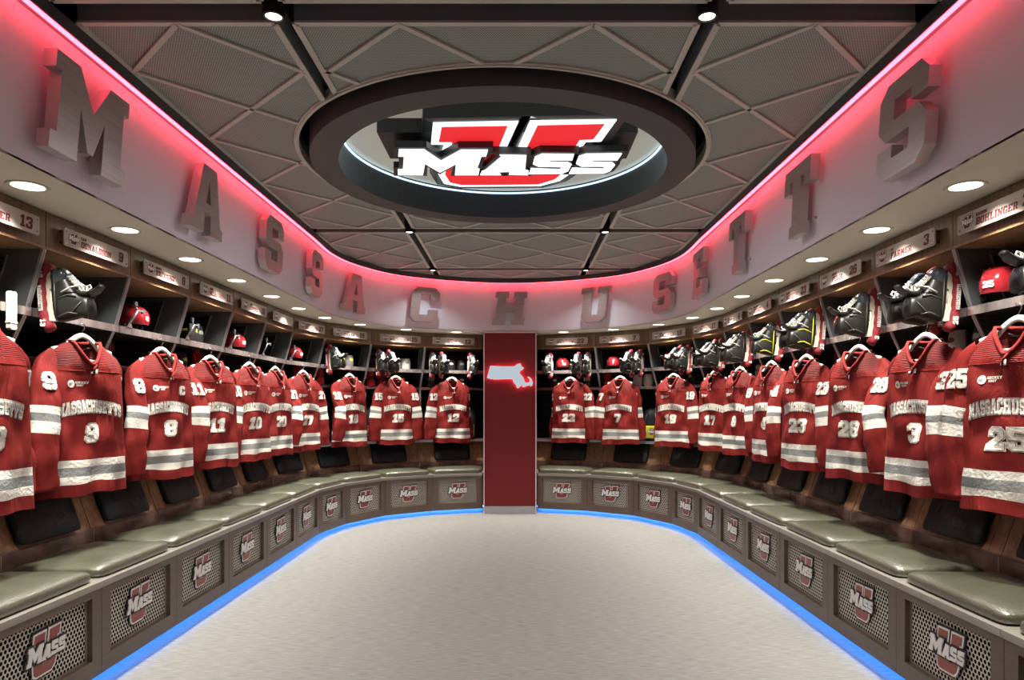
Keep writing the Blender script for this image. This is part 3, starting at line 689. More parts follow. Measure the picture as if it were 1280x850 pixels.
# ring
t = thing('ceiling_ring', 'large round charcoal ceiling drum framing the glowing logo sign', 'ceiling ring', (RC[0], RC[1], 3.01))
b = MB(); b.lathe([(1.28,.35),(1.28,.0),(1.10,.0)], M['ring'], 128, smooth=False); b.obj('outer_band', t)
b = MB(); b.lathe([(1.10,.0),(1.10,.23)], M['ring_in'], 128); b.obj('inner_band', t)
b = MB(); b.lathe([(1.10,.228),(.0001,.228)], M['disc'], 128); b.obj('disc', t)
b = MB(); b.lathe([(1.099,.200),(1.090,.200),(1.090,.212),(1.099,.212)], M['cove'], 128); b.obj('cove_strip', t)
b = MB(); b.lathe([(1.345,.06),(1.365,.058),(1.365,.12),(1.345,.12),(1.345,.06)], M['rib'], 128); b.obj('opening_trim', t)
# sign under the disc: logo x -> world x, logo y -> towards the camera
sg_ = thing('logo_sign', 'illuminated red and white team logo sign hanging inside the ceiling ring', 'sign', (0, 4.68, 3.238))
def lg(x, y, z): return (x, -z, y)                 # prism front y0 = lowest
b = MB(); b.prism([offset_poly(LU, .06)], -.13, 0, M['signbox'], fn=lg); b.obj('letter_case', sg_)
b = MB(); b.prism([LU], -.137, -.131, M['white_face'], fn=lg); b.obj('white_outline', sg_)
b = MB(); b.prism([LR], -.142, -.1375, M['red_face'], fn=lg); b.obj('red_letter', sg_)
b = MB()
for g in LM: b.prism([offset_poly(g, .03)], -.185, -.143, M['signbox'], fn=lg)
b.box((-.78,-.05,-.28),(.82,0,-.0), M['signbox'], fn=lg) if False else None
b.prism([[(-.80,-.12),(.86,-.12),(.86,.34),(-.80,.34)]], -.09, -.0, M['signbox'], fn=lg)
b.obj('word_case', sg_)
for g in LM:
    b = MB(); b.prism([g], -.191, -.1855, M['white_face'], fn=lg); b.obj('lit_letter', sg_)
area_light('sign_glow', (0, 4.68, 3.02), 1.3, 14, COOL, spread=170)
# spots in the slots
b = MB(); b.lathe([(.045,.16),(.045,.0),(.036,-.002),(.034,.006)], M['black'], 32); m_can = b.mesh('can')
b = MB(); b.lathe([(.0001,.004),(.034,.004)], M['lens'], 32); m_sl = b.mesh('lens')
for (x, y, lab) in ((-.945,2.905,'left of two near the top of the picture'),(.90,2.905,'right of two near the top of the picture'),(-.93,6.485,'left one just past the ring'),(.93,6.485,'right one just past the ring'),(-.93,8.30,'left one nearest the far fascia'),(.93,8.30,'right one nearest the far fascia'),(-.93,-.98,'unseen left one added behind the camera for light'),(.93,-.98,'unseen right one added behind the camera for light')):  # last pair is out of view, added to light the room from the rear
    t = thing('ceiling_spotlight', 'small cylindrical ceiling spotlight, '+lab, 'spotlight', (x, y, 3.06), 0, 'cylindrical ceiling spotlights')
    link('can', m_can, t); link('lens', m_sl, t)
    l = area_light('spot_lamp', (0, 0, -.012), .06, P_ROOM*(.9 if y < 7 else .2), (1, .99, .98), spread=112); l.parent = t; l.location = (0, 0, -.012)
# ------------------------------------------------------------------ nameplates
def txt(mb, t, h, x0, z0, y, th, m, **kw):
    for loops in text_loops(t, h, x0, z0, **kw): mb.prism(loops, y-th, y, m, back=False)
b = MB(); b.bbox((-.29,-.006,-.046),(.29,0,.046), M['plate'], .008); m_plate = b.mesh('plate')
b = MB(); b.tube([(0,-.008,0),(0,.028,0)], .006, M['wire'], 10); m_stand = b.mesh('standoff')
b = MB(); badge(b, .052, -.215, 0, -.006, .0008, M['ink'], M['wht'], M['blackink']); m_badge = b.mesh('badge')
for (side, k), st in stalls.items():
    p = sp(st, 0, .256, 2.29); num = NUM[side][k]; nmz = PL[side][k]
    if k == 0 and side == 'L': continue
    if side == 'L' and k == 6: lab = 'blank cream nameplate with only the round badge, left run'
    elif k == 0: lab = 'cream nameplate at the near end of the right run, outside the picture'
    else: lab = 'cream nameplate with maroon lettering and number %s on the %s header' % (num, 'left' if side == 'L' else 'right')
    if k == 0: continue
    t = thing('nameplate', lab, 'nameplate', p, st['rz'], 'player nameplates')
    link('plate', m_plate, t); link('badge', m_badge, t)
    for sx in (-.272, .272):
        for sz in (-.029, .029):
            o = link('standoff', m_stand, t); o.location = (sx, 0, sz)
    if nmz:
        fi, la, nu = nmz
        wn = text_w(la, .034, 1.1); lw = min(wn, .27); x0 = -.155
        wnum = text_w(nu, .058, 1.0)
        if len(la) < 8: x0 = -.155+(.27-lw)*.45
        b = MB(); txt(b, la, .034, x0, -.030, -.006, .0012, M['ink'], width=lw, sp=1.1, slant=.12); b.obj('surname', t)
        b = MB(); txt(b, fi, .015, x0, .012, -.006, .0012, M['ink'], slant=.12, sp=1.3); b.obj('first_name', t)
        b = MB(); txt(b, nu, .058, .245-wnum-.008, -.030, -.006, .0012, M['ink'], slant=.1); b.obj('number', t)
# ------------------------------------------------------------------ jerseys and hangers
def lerp_tab(tab, x):
    for (a, b_), (c, d) in zip(tab, tab[1:]):
        if (x <= a and x >= c) or (x >= a and x <= c): return b_+(d-b_)*(x-a)/(c-a)
    return tab[0][1] if abs(x-tab[0][0]) < abs(x-tab[-1][0]) else tab[-1][1]
WT = [(-.10,.205),(-.17,.220),(-.30,.238),(-.5,.245),(-.945,.268)]
class Jersey:
    def __init__(s, seed):
        r = random.Random(seed); s.r = r
        s.p = [r.uniform(0, 6.28) for _ in range(8)]; s.sk = r.uniform(-.5, .5)
        s.k1 = r.uniform(6, 9); s.k2 = r.uniform(13, 18)
    def w(s, z): return lerp_tab(WT, z)
    def fold(s, x, z):
        A = .005+.024*min(1, max(0, (-z-.28)/.6))
        f = A*(.6*math.sin(s.k1*2*x+s.p[0]+z*2+s.sk*z*4)+.4*math.sin(s.k2*2*x+s.p[1]-z*3))
        f += .008*math.sin(22*(x+z*.9)+s.p[2])*math.exp(-((z+.45)/.25)**2)
        f += .008*math.sin(24*(x-z*.8)+s.p[3])*math.exp(-((z+.62)/.25)**2)
        f += .016*math.exp(-((x-.02*math.sin(s.p[4]))/.02)**2)*math.exp(-((z+.33)/.12)**2)
        f += .002*math.sin(60*x+14*z+s.p[5])+.0025*math.sin(45*z+s.p[6]+8*x)
        return f
    def ztop(s, x):
        ax = abs(x)
        if ax < .082: return -.10-.125*(1-(ax/.082)**1.7)
        return -.10-.085*((ax-.082)/.135)**1.35
    def zback(s, x):
        ax = abs(x)
        if ax < .082: return -.100-.012*(1-(ax/.082)**2)
        return s.ztop(x)
    def depth(s, x, z):
        u = min(1, abs(x)/s.w(z)); d = .078*(max(0, 1-u*u))**.42
        ax = abs(x)
        zt = -.10-.085*(max(0, ax-.082)/.135)**1.35
        t = max(0, min(1, (zt-z)/.13)); t = math.sqrt(t)
        lo = .45 if ax < .082 else .45*max(0, 1-(ax-.082)/.06)
        return d*(lo+(1-lo)*t)
    def yf(s, x, z):
        u = min(1, abs(x)/s.w(z)); return -s.depth(x, z)-s.fold(x, z)*(1-u**6)*.9
    def yb(s, x, z):
        u = min(1, abs(x)/s.w(z)); return s.depth(x, z)*.75+s.fold(-x, z)*(1-u**6)*.4
def jersey_torso(J_):
    b = MB(); n = 45
    zs = [-.30,-.34,-.38,-.42,-.46,-.50,-.54,-.58,-.62,-.66,-.70,-.735,-.75,-.765,-.785,-.79,-.815,-.84,-.845,-.865,-.88,-.90,-.92,-.945]
    for sheet in (0, 1):
        P = []
        for i in range(11+len(zs)):
            row = []
            for j in range(n):
                sj = math.sin((j/(n-1)*2-1)*PI/2)
                xt = sj*.218; zt = (J_.ztop if sheet == 0 else J_.zback)(xt)
                z = zt+(-.28-zt)*i/11 if i < 11 else zs[i-11]
                x = xt+(sj*J_.w(z)-xt)*min(1, max(0, (zt-z)/.10)) if z > -.3 else sj*J_.w(z)
                if i >= 30: z += .006*math.sin(9*x+J_.p[4])+.004*math.sin(25*x+J_.p[5])
                y = J_.yf(x, z) if sheet == 0 else J_.yb(x, z)
                if abs(sj) > .9999: y = 0
                row.append((x, y, z))
            P.append(row)
        k = n; vs = [p for r in P for p in r]
        groups = {}
        for i in range(len(P)-1):
            za = (P[i][k//2+9][2]+P[i+1][k//2+9][2])/2 if i < 11 else (zs[i-11]+(zs[i-10] if i-10 < len(zs) else zs[-1]))/2
            for j in range(k-1):
                if i < 8: m = M['yoke'] if abs(P[i][j][0]) > .0 and i < 8 else M['jersey']
                elif -.785 < za < -.75 or -.88 < za < -.845: m = M['jwhite']
                elif -.845 < za < -.785: m = M['jgray'] if not (-.79 < za < -.785 or -.845 < za < -.84) else M['jwhite']
                else: m = M['jersey']
                f = (i*k+j, (i+1)*k+j, (i+1)*k+j+1, i*k+j+1)
                if sheet: f = tuple(reversed(f))
                groups.setdefault(m.name, (m, []))[1].append(f)
        o = len(b.v)
        for p in vs: b.v.append(p)
        for m, fs in groups.values():
            mi = b.mi(m)
            for f in fs: b.f.append([q+o for q in f]); b.m.append(mi); b.sm.append(True)
    return b
def sleeve_path(sg, mode, r):
    if mode == 'front':   # folded forward across the body side
        return [(sg*.160,.0,-.185),(sg*.215,-.01,-.24),(sg*.232,-.05,-.34),(sg*.215,-.10,-.46),(sg*.23,-.12,-.58),(sg*.255,-.12,-.72),(sg*.275,-.11,-.86)]
    if mode == 'back':
        return [(sg*.155,.0,-.19),(sg*.195,.02,-.26),(sg*.205,.045,-.36),(sg*.210,.06,-.48),(sg*.22,.07,-.60),(sg*.235,.07,-.75),(sg*.25,.065,-.895)]
    if mode == 'fn':
        return [(sg*.160,.0,-.185),(sg*.222,-.025,-.25),(sg*.250,-.055,-.34),(sg*.262,-.080,-.46),(sg*.280,-.090,-.60),(sg*.292,-.090,-.74),(sg*.285,-.080,-.895)]
    if mode == 'over':
        return [(sg*.160,.0,-.185),(sg*.212,-.03,-.24),(sg*.200,-.08,-.34),(sg*.195,-.115,-.46),(sg*.20,-.13,-.58),(sg*.215,-.13,-.74),(sg*.225,-.125,-.88)]
    o = r.uniform(-.012, .015)
    return [(sg*.160,.0,-.185),(sg*.218,-.0,-.25),(sg*(.255+o),-.01,-.34),(sg*(.275+o),-.02,-.46),(sg*(.292+o),-.028,-.58),(sg*(.300+o),-.03,-.74),(sg*(.305+o),-.03,-.895)]
def sleeve_mesh(J_, sg, mode, number):
    path = [Vector(p) for p in sleeve_path(sg, mode, J_.r)]
    fine = []
    for i in range(len(path)-1):
        p0 = path[max(i-1, 0)]; p1 = path[i]; p2 = path[i+1]; p3 = path[min(i+2, len(path)-1)]
        for q in range(7):
            t = q/7; fine.append(.5*((2*p1)+(p2-p0)*t+(2*p0-5*p1+4*p2-p3)*t*t+(3*p1-p0-3*p2+p3)*t**3))
    fine.append(path[-1])
    hw = [(-.17,.045),(-.24,.066),(-.34,.072),(-.46,.073),(-.6,.076),(-.74,.083),(-.9,.074)]
    b = MB(); seg = 28; rows = []; zc = []
    ph = [J_.r.uniform(0, 6.3) for _ in range(4)]
    for i, c in enumerate(fine):
        t = (fine[min(i+1, len(fine)-1)]-fine[max(i-1, 0)]).normalized(); u = Vector((t.z, 0, -t.x)).normalized()
        if u.x < 0: u = -u
        wd = lerp_tab(hw, c.z); dp = wd*.52; row = []
        v = t.cross(u).normalized()
        if v.y > 0: v = -v
        for k in range(seg):
            a = 2*PI*k/seg; ca, sa = math.cos(a), math.sin(a)
            f = 1+.10*math.sin(3*a+ph[0]+c.z*9)*min(1, (-c.z-.1)*1.2)+.06*math.sin(5*a+ph[1]-c.z*16)+.05*math.sin(c.z*42+ph[2]+a)
            row.append(c+u*(ca*wd*f)+v*(math.copysign(abs(sa)**.8, sa)*dp*f))
        rows.append(row); zc.append(c.z)
    k = seg
    vs = [p for r_ in rows for p in r_]; o = len(b.v); b.v += [tuple(p) for p in vs]
    for i in range(len(rows)-1):
        z = (zc[i]+zc[i+1])/2
        if -.505 < z < -.462 or -.592 < z < -.548: m = M['jwhite']
        elif -.548 <= z <= -.505: m = M['jgray']
        else: m = M['jersey']
        mi = b.mi(m)
        for j in range(k):
            j2 = (j+1) % k; b.f.append((i*k+j, i*k+j2, (i+1)*k+j2, (i+1)*k+j)); b.m.append(mi); b.sm.append(True)
    b.f.append(tuple((len(rows)-1)*k+j for j in range(k))); b.m.append(b.mi(M['black'])); b.sm.append(False)
    def yfun(x, z):
        i = min(range(len(fine)), key=lambda q: abs(fine[q].z-z)); c = fine[i]; wd = lerp_tab(hw, z)
        u = max(-.98, min(.98, (x-c.x)/wd)); return c.y-wd*.52*1.16*(1-u*u)**.4
    def cx(z): return min(fine, key=lambda q: abs(q.z-z)).x
    return b, yfun, cx
def draped(mb, tris_src, yfun, off, m, maxe=.013):
    """lay flat outline pieces over a cloth surface"""
    for loops in tris_src:
        pts = [p for lp in loops for p in lp]
        tris = tessellate_polygon([[Vector((p[0], p[1], 0)) for p in lp] for lp in loops])
        st = [[pts[i] for i in t] for t in tris]; out = []
        while st:
            a, b_, c = st.pop()
            L_ = [math.dist(a, b_), math.dist(b_, c), math.dist(c, a)]; mxx = max(L_)
            if mxx > maxe:
                i = L_.index(mxx); q = [a, b_, c]; p0, p1, p2 = q[i], q[(i+1) % 3], q[(i+2) % 3]; mm = ((p0[0]+p1[0])/2, (p0[1]+p1[1])/2)
                st += [[p0, mm, p2], [mm, p1, p2]]
            else: out.append([a, b_, c])
        vs = []; fs = []
        for t in out:
            cr_ = (t[1][0]-t[0][0])*(t[2][1]-t[0][1])-(t[1][1]-t[0][1])*(t[2][0]-t[0][0])
            if abs(cr_) < 1e-12: continue
            if cr_ < 0: t = [t[0], t[2], t[1]]
            o = len(vs); vs += [(p[0], yfun(p[0], p[1])-off, p[1]) for p in t]; fs.append((o, o+1, o+2))
        mb.add(vs, fs, m)
def outlined(mb, t, h, x0, z0, yfun, big=.005, dark=.0015, **kw):
    draped(mb, text_loops(t, h, x0, z0, off=big, **kw), yfun, .0030, M['jwhite'])
    draped(mb, text_loops(t, h, x0, z0, off=dark, **kw), yfun, .0042, M['jline'])
    draped(mb, text_loops(t, h, x0, z0, **kw), yfun, .0054, M['jwhite'])
def make_jersey(num, loc, rz, label, modes, seed, letter=None):
    J_ = Jersey(seed)
    t = thing('hockey_jersey', label, 'jersey', loc, rz, 'hockey jerseys hanging in the stalls')
    torso = jersey_torso(J_).obj('torso', t)
    # collar
    fr = [(x, J_.yf(x, J_.ztop(x))-.002, J_.ztop(x)) for x in [.082-.164*i/20 for i in range(21)]]
    bk = [(x, J_.yb(x, J_.zback(x)), J_.zback(x)+.006) for x in [-.082+.164*i/12 for i in range(1, 12)]]
    b = MB(); b.tube(fr+bk, .0105, M['jersey'], 8, closed=True); b.obj('collar', t)
    b = MB(); b.tube([(x, J_.yb(x, -.13)-.012, -.125-.016*(1-(x/.07)**2)) for x in [-.07+.014*i for i in range(11)]], .007, M['boot_gray'], 6); b.obj('neck_tape', t)
    b = MB(); b.tube([(x, J_.yf(x, -.262)-.001, -.262-.01*abs(x)) for x in [-.225+.0225*i for i in range(21)]], .0022, M['jersey'], 5); b.obj('yoke_seam', t)
    b = MB(); b.tube([(0.018, J_.yf(0, -.235)-.006, -.222), (0, J_.yf(0, -.25)-.012, -.25), (-.004, J_.yf(0, -.28)-.014, -.285)], [.006,.008,.004], M['jersey'], 6)
    b.obj('neck_lace', t)
    b = MB()      # three slanted bars mark
    for i, h in enumerate((.011, .018, .026)):
        x = -.017+i*.012
        draped(b, [[[(x, -.275), (x+.010, -.275), (x+.010-.0, -.275+h), (x-.004+.002, -.275+h*.8)]]], J_.yf, .012, M['jwhite'])
    b.obj('maker_mark', t)
    b = MB(); circ = [[(-.118+.021*math.cos(a*PI/12), -.335+.021*math.sin(a*PI/12)) for a in range(24)]]
    draped(b, [circ], J_.yf, .004, M['jwhite'])
    draped(b, [[[(-.124+.010*math.cos(a*PI/8), -.337+.008*math.sin(a*PI/8)) for a in range(16)]]], J_.yf, .0052, M['jgray'])
    draped(b, text_loops('HOCKEY', .012, -.094, -.333, slant=.1), J_.yf, .004, M['jwhite']); draped(b, text_loops('EAST', .010, -.085, -.347, slant=.1), J_.yf, .004, M['jwhite'])
    b.obj('league_patch', t)
    b = MB(); outlined(b, 'MASSACHUSETTS', .066, -.185, -.520, J_.yf, big=.0045, dark=.0018, width=.37, arch=.030, sp=1.2); b.obj('wordmark', t)
    h = .100; wn = text_w(num, h, 1.4); b = MB(); outlined(b, num, h, -wn/2-.005, -.655, J_.yf, big=.006, slant=.08, sp=1.4); b.obj('chest_number', t)
    if letter: b = MB(); outlined(b, letter, .058, .085, -.375, J_.yf, big=.004); b.obj('rank_letter', t)
    for sg, mode in ((-1, modes[0]), (1, modes[1])):
        mb, yfun, cx = sleeve_mesh(J_, sg, mode, num); s_ = mb.obj('sleeve', t)
        h = .088; wn = text_w(num, h, 1.2); w2 = min(wn, .105); c = cx(-.32)+sg*.006
        b = MB(); outlined(b, num, h, c-w2/2, -.368, yfun, big=.004, width=w2, sp=1.2); b.obj('sleeve_number', s_)
    return t
def make_hanger():
    t = thing('clothes_hanger', 'h', 'hanger', (0, 0, 0), 0, 'white hangers holding the jerseys')
    b = MB(); arcp = [(x, 0, -.062-.055*(abs(x)/.085)**1.7 if abs(x) < .1 else -.134-.25*(abs(x)-.1)) for x in [-.175+.0125*i for i in range(29)]]
    b.tube(arcp, .009, M['hanger'], 8, flat=1.7); b.obj('arm', t)
    b = MB(); b.tube([(-.175,0,-.153),(-.165,0,-.195),(0,0,-.203),(.165,0,-.195),(.175,0,-.153)], .0065, M['hanger'], 8); b.obj('bar', t)
    b = MB(); b.tube([(0,0,-.062),(0,0,-.040),(.012,0,-.022),(.013,0,-.004),(.0,0,.008),(-.012,0,.0)], .0023, M['wire'], 8); b.obj('hook', t)
    return t
hang0 = make_hanger(); first = True
# x offset in the stall, turn (deg), sleeve modes, extra letter
JSET = {
 ('L',1): (-.01,-18,('fn','back'),None), ('L',2): (0,-20,('fn','back'),None), ('L',3): (0,-20,('fn','back'),'C'), ('L',4): (0,-26,('over','back'),None), ('L',5): (0,-20,('fn','back'),None),
 ('L',6): (0,-16,('back','back'),None), ('L',7): (0,-12,('front','n'),None), ('L',8): (0,-8,('front','back'),None), ('L',9): (0,-2,('n','n'),None), ('L',10): (0,4,('n','back'),None),
 ('R',1): (0,20,('n','n'),None), ('R',2): (0,18,('back','over'),None), ('R',3): (0,20,('back','front'),None), ('R',4): (0,20,('back','fn'),None), ('R',5): (0,16,('back','over'),'A'),
 ('R',6): (0,20,('back','fn'),None), ('R',7): (0,14,('back','n'),None), ('R',8): (0,16,('back','n'),None), ('R',9): (0,2,('n','back'),None), ('R',10): (0,-2,('back','n'),None)}
OFFX = {('L',2):-0.010, ('L',3):0.080, ('L',4):0.060, ('L',5):0.090, ('L',6):-0.005, ('L',7):-0.055, ('L',8):0.070, ('L',9):-0.030, ('L',10):-0.005, ('R',1):0.005, ('R',2):0.070, ('R',3):0.095, ('R',4):0.045, ('R',5):0.080, ('R',6):-0.010, ('R',7):0.075, ('R',8):0.005, ('R',9):-0.025, ('R',10):0.030}
for (side, k), (xo, yaw, modes, let) in JSET.items():
    st = stalls[side, k]; xo = OFFX.get((side, k), xo)
    p = sp(st, xo, .335, 1.862); num = NUM[side][k]; sd = 'left' if side == 'L' else 'right'
    lab = 'maroon hockey jersey numbered %s hanging on the %s run' % (num, sd)
    make_jersey(num, p, st['rz']+math.radians(yaw), lab, modes, 11*k+(100 if side == 'R' else 0), let)
    h = hang0 if first else copy_tree(hang0); first = False
    h.location = p; h.rotation_euler = (0, 0, st['rz']+math.radians(yaw))
    h['label'] = 'white clothes hanger inside the number %s jersey on the %s run' % (num, sd)
# ------------------------------------------------------------------ gear
def se_ring(cx, cy, rx, ry, z, n=20, p=.75, ph=0):
    out = []
    for i in range(n):
        a = 2*PI*i/n; c, s_ = math.cos(a), math.sin(a)
        out.append((cx+rx*math.copysign(abs(c)**p, c), cy+ry*math.copysign(abs(s_)**p, s_), z))
    return out
def arcpts(c, r, a0, a1, n, plane='xz', y=0):
    return [(c[0]+r*math.cos(math.radians(a0+(a1-a0)*i/n)), y, c[1]+r*math.sin(math.radians(a0+(a1-a0)*i/n))) for i in range(n+1)]
def make_skate(num, trim):
    """toe towards +X, sole down; parts: boot, toe_cap, tongue, laces, blade_holder, blade_cover"""
    t = thing('hockey_skate', 's', 'skate', (0, 0, 0), 0, 'skates hung on the upper shelves')
    b = MB(); rows = []
    prof = [(0,-.125,.125,.036),(.015,-.132,.138,.041),(.045,-.130,.140,.042),(.070,-.126,.112,.040),(.090,-.124,.068,.037),(.110,-.118,.024,.033),(.132,-.112,.000,.034),(.155,-.116,-.010,.036),(.176,-.124,-.012,.037),(.184,-.122,-.026,.034)]
    for z, x0, x1, hw in prof: rows.append(se_ring((x0+x1)/2, 0, (x1-x0)/2, hw, z, 22, .8))
    b.grid(rows, M['boot'], True, cap=True); b.obj('boot', t)
    b = MB()
    for sy in (-1, 1):                           # moulded side panels
        for (x0, x1) in ((-.11, -.02), (-.02, .07)):
            b.tube([(x0, sy*.041, .03),(x0+.02, sy*.040, .085),(x0+.010, sy*.034, .125)], .004, M[trim], 6)
        b.tube([(-.12, sy*.040, .02),(0, sy*.045, .022),(.10, sy*.041, .022)], .004, M[trim], 6)
        b.tube([(-.10, sy*.034, .09),(-.07, sy*.036, .12),(-.04, sy*.036, .155)], .0035, M['boot_gray'], 6)
    b.obj('side_piping', t)
    b = MB(); rows = []
    for z, x0, x1, hw in [(.004,.045,.142,.042),(.030,.050,.150,.046),(.055,.058,.146,.044),(.072,.070,.125,.036),(.080,.085,.108,.02)]:
        rows.append(se_ring((x0+x1)/2, 0, (x1-x0)/2, hw, z, 22, .8))
    b.grid(rows, M['toecap'], True, cap=True); b.obj('toe_cap', t)
    b = MB(); rows = []
    for (x, z, hw, th) in [(.060,.078,.020,.008),(.030,.108,.028,.010),(.008,.14,.033,.013),(.002,.175,.036,.015),(.012,.212,.036,.014),(.034,.240,.028,.010)]:
        rows.append([(x+th*math.cos(a), hw*math.sin(a), z+th*.5*math.cos(a)) for a in [2*PI*i/14 for i in range(14)]])
    b.grid(rows, M['boot'], True, cap=True); b.obj('tongue', t)
    b = MB(); n = 7
    for i in range(n):
        x = .090-i*.0135; z = .080+i*.0118; x2 = x-.008; z2 = z+.011
        b.tube([(x,-.024,z),(x+.012,0,z+.012),(x2,.024,z2)], .0054, M['lace'], 6)
        b.tube([(x,.024,z),(x+.013,0,z+.010),(x2,-.024,z2)], .0054, M['lace'], 6)
    for sy in (-1, 1):
        b.tube([(.014,0,.155),(.040,sy*.025,.170),(.058,sy*.045,.150),(.050,sy*.040,.125),(.020,sy*.008,.150)], .004, M['lace'], 6)
        b.tube([(.014,0,.155),(.044,sy*.03,.145),(.034,sy*.052,.11),(.012,sy*.050,.06)], .0038, M['lace'], 6)
    b.obj('laces', t)
    b = MB()
    hp = [(-.125,0),(-.120,-.042),(-.135,-.058),(.150,-.058),(.140,-.042),(.122,0),(.055,0),(.040,-.028),(-.030,-.028),(-.050,0)]
    b.prism([hp], -.010, .010, M['holder']); b.obj('blade_holder', t)
    b = MB(); n = 16; pts = []; rr = []
    for i in range(n+1):
        u = i/n; x = -.165+.335*u; z = -.070+.030*abs(2*u-1)**4+(.018*(u-.8)/.2 if u > .8 else 0)
        pts.append((x, 0, z)); rr.append(.0265+.003*math.sin(i*2.2))
    b.tube(pts, rr, M['guard'], 12); cov = b.obj('blade_cover', t)
    for sd_ in (1, -1):
        fl = (lambda q: (lambda x, y, z: (q*x, q*y, z)))(sd_)
        b = MB()
        for loops in text_loops('MASSACHUSETTS', .021, -.062, -.080, width=.13, sp=1.2): b.prism(loops, -.0295, -.025, M['wht'], back=False, fn=fl)
        b.obj('cover_lettering', cov)
        for x in (.112, -.138):
            b = MB()
            for loops in text_loops(num, .026, x, -.076): b.prism(loops, -.0295, -.022, M['wht'], back=False, fn=fl)
            b.obj('cover_number', cov)
    return t
def make_helmet(num, scale=1):
    """front towards -Y"""
    t = thing('hockey_helmet', 'h', 'helmet', (0, 0, 0), 0, 'maroon helmets on the upper shelves')
    b = MB(); rows = []; n = 16; kk = 32
    for i in range(n+1):
        row = []
        for j in range(kk):
            a = 2*PI*j/kk; fr = max(0, -math.sin(a)); low = math.radians(112-26*fr**.8)
            th = low*i/n; r = math.sin(th); ridge = .006*math.exp(-((abs(math.cos(a)*r)-.42)/.10)**2)*(1 if th > .25 else th/.25)
            x = (.098+ridge)*r*math.cos(a); y = (.128+ridge)*r*math.sin(a); z = (.108+ridge)*math.cos(th)
            if z > .07: z = .07+(z-.07)*.8
            row.append((x, y, z))
        rows.append(row)
    b.grid(rows, M['helmet'], True); b.obj('shell', t)
    b = MB()
    for sx in (-1, 1):
        b.tube([(sx*.030,-.105,.062),(sx*.034,-.04,.098),(sx*.034,.05,.092),(sx*.028,.105,.05)], .0055, M['helmet'], 8)
        for y in (-.05, .0, .05): b.ell((sx*.060, y, .080), (.007,.018,.006), M['padblack'], 6, 10)
        for y in (-.03, .04): b.ell((sx*.094, y, .030), (.006,.016,.006), M['padblack'], 6, 10)
    b.obj('vents', t)
    b = MB(); rows = []
    for i in range(6):
        z = -.012-.014*i*1.15+.028; rr = 1.0+.02*i
        rows.append([(.108*rr*math.cos(a), .138*rr*math.sin(a), z+.012) for a in [PI+.45+(PI-.9)*q/20 for q in range(21)]])
    b.grid(rows, M['visor']); b.obj('visor', t)
    b = MB()
    for sx in (-1, 1):
        b.tube([(sx*.090,.0,-.030),(sx*.094,-.02,-.058),(sx*.085,.02,-.072),(sx*.088,.035,-.040)], .009, M['padblack'], 8)
        b.tube([(sx*.088,-.01,-.06),(sx*.045,-.05,-.098),(0,-.06,-.105)], .004, M['padblack'], 6)
    b.tube([(.028,-.085,-.098),(.0,-.095,-.104),(-.028,-.085,-.098)], .011, M['padblack'], 8)
    b.obj('ear_and_chin_strap', t)
    b = MB(); wn = text_w(num, .032)
    for loops in text_loops(num, .032, -wn/2, -.045): b.prism(loops, .0, .002, M['wht'], fn=lambda x, y, z: (-x, .1235+math.sqrt(max(0, 1-(x/.1)**2))*.0+.004+y, z+.03))
    b.obj('back_number', t)
    b = MB()
    for loops in text_loops(num, .026, -text_w(num, .026)/2, -.013): b.prism(loops, -.1285, -.120, M['wht'], fn=lambda x, y, z: (x, y+.0, z+.032), back=False)
    b.obj('front_number', t)
    return t
def make_bracket():
    t = thing('helmet_bracket', 'b', 'bracket', (0, 0, 0), 0, 'forked metal helmet brackets')
    b = MB(); b.prism([[(-.03,0),(.03,0),(.012,.035),(-.0,.035)]], -.003, .003, M['shelf_edge']); b.tube([(.004,0,.03),(.045,-.01,.085),(.065,-.015,.115)], .007, M['alu'], 8); b.obj('arm', t)
    b = MB(); b.tube([(.045,-.01,.145),(.065,-.015,.115),(.115,-.02,.118)], .006, M['alu'], 8); b.obj('fork', t)
    for (x, z) in ((.040,.155),(.128,.118)):
        b = MB(); b.bbox((x-.016,-.022,z-.014),(x+.016,-.008,z+.014), M['gray'], .004); b.obj('pad', t)
    return t
def make_glove(main, second):
    """lies palm down, fingers towards -Y"""
    t = thing('hockey_glove', 'g', 'glove', (0, 0, 0), 0, 'hockey gloves on the middle shelves')
    b = MB(); rows = []
    for y, hw, hz in [(.13,.062,.045),(.10,.064,.048),(.05,.055,.042),(.03,.050,.038)]:
        rows.append([(hw*c, y, .048+hz*s_) for c, s_ in [(math.copysign(abs(math.cos(a))**.7, math.cos(a)), math.copysign(abs(math.sin(a))**.7, math.sin(a))) for a in [2*PI*i/18 for i in range(18)]]])
    b.grid(rows, M[main], True, cap=True); b.obj('cuff', t)
    b = MB(); b.ell((0,-.005,.05),(.052,.055,.036), M[main], 10, 16, p=.8)
    for i in range(3): b.ell((-.030+i*.030,.012,.083),(.013,.030,.011), M[second], 6, 10, p=.8)
    b.obj('back_of_hand', t)
    for i in range(4):
        x = -.039+i*.026; l = [.052,.062,.06,.045][i]
        b = MB(); b.tube([(x,-.045,.058),(x,-.045-l*.45,.056),(x,-.045-l*.8,.040),(x,-.045-l,.018)], [.014,.0145,.0135,.011], M[main if i % 2 else second], 10); b.obj('finger', t)
    b = MB(); b.tube([(.048,.02,.045),(.066,-.015,.042),(.070,-.055,.035)], [.016,.016,.012], M[main], 10); b.obj('thumb', t)
    return t
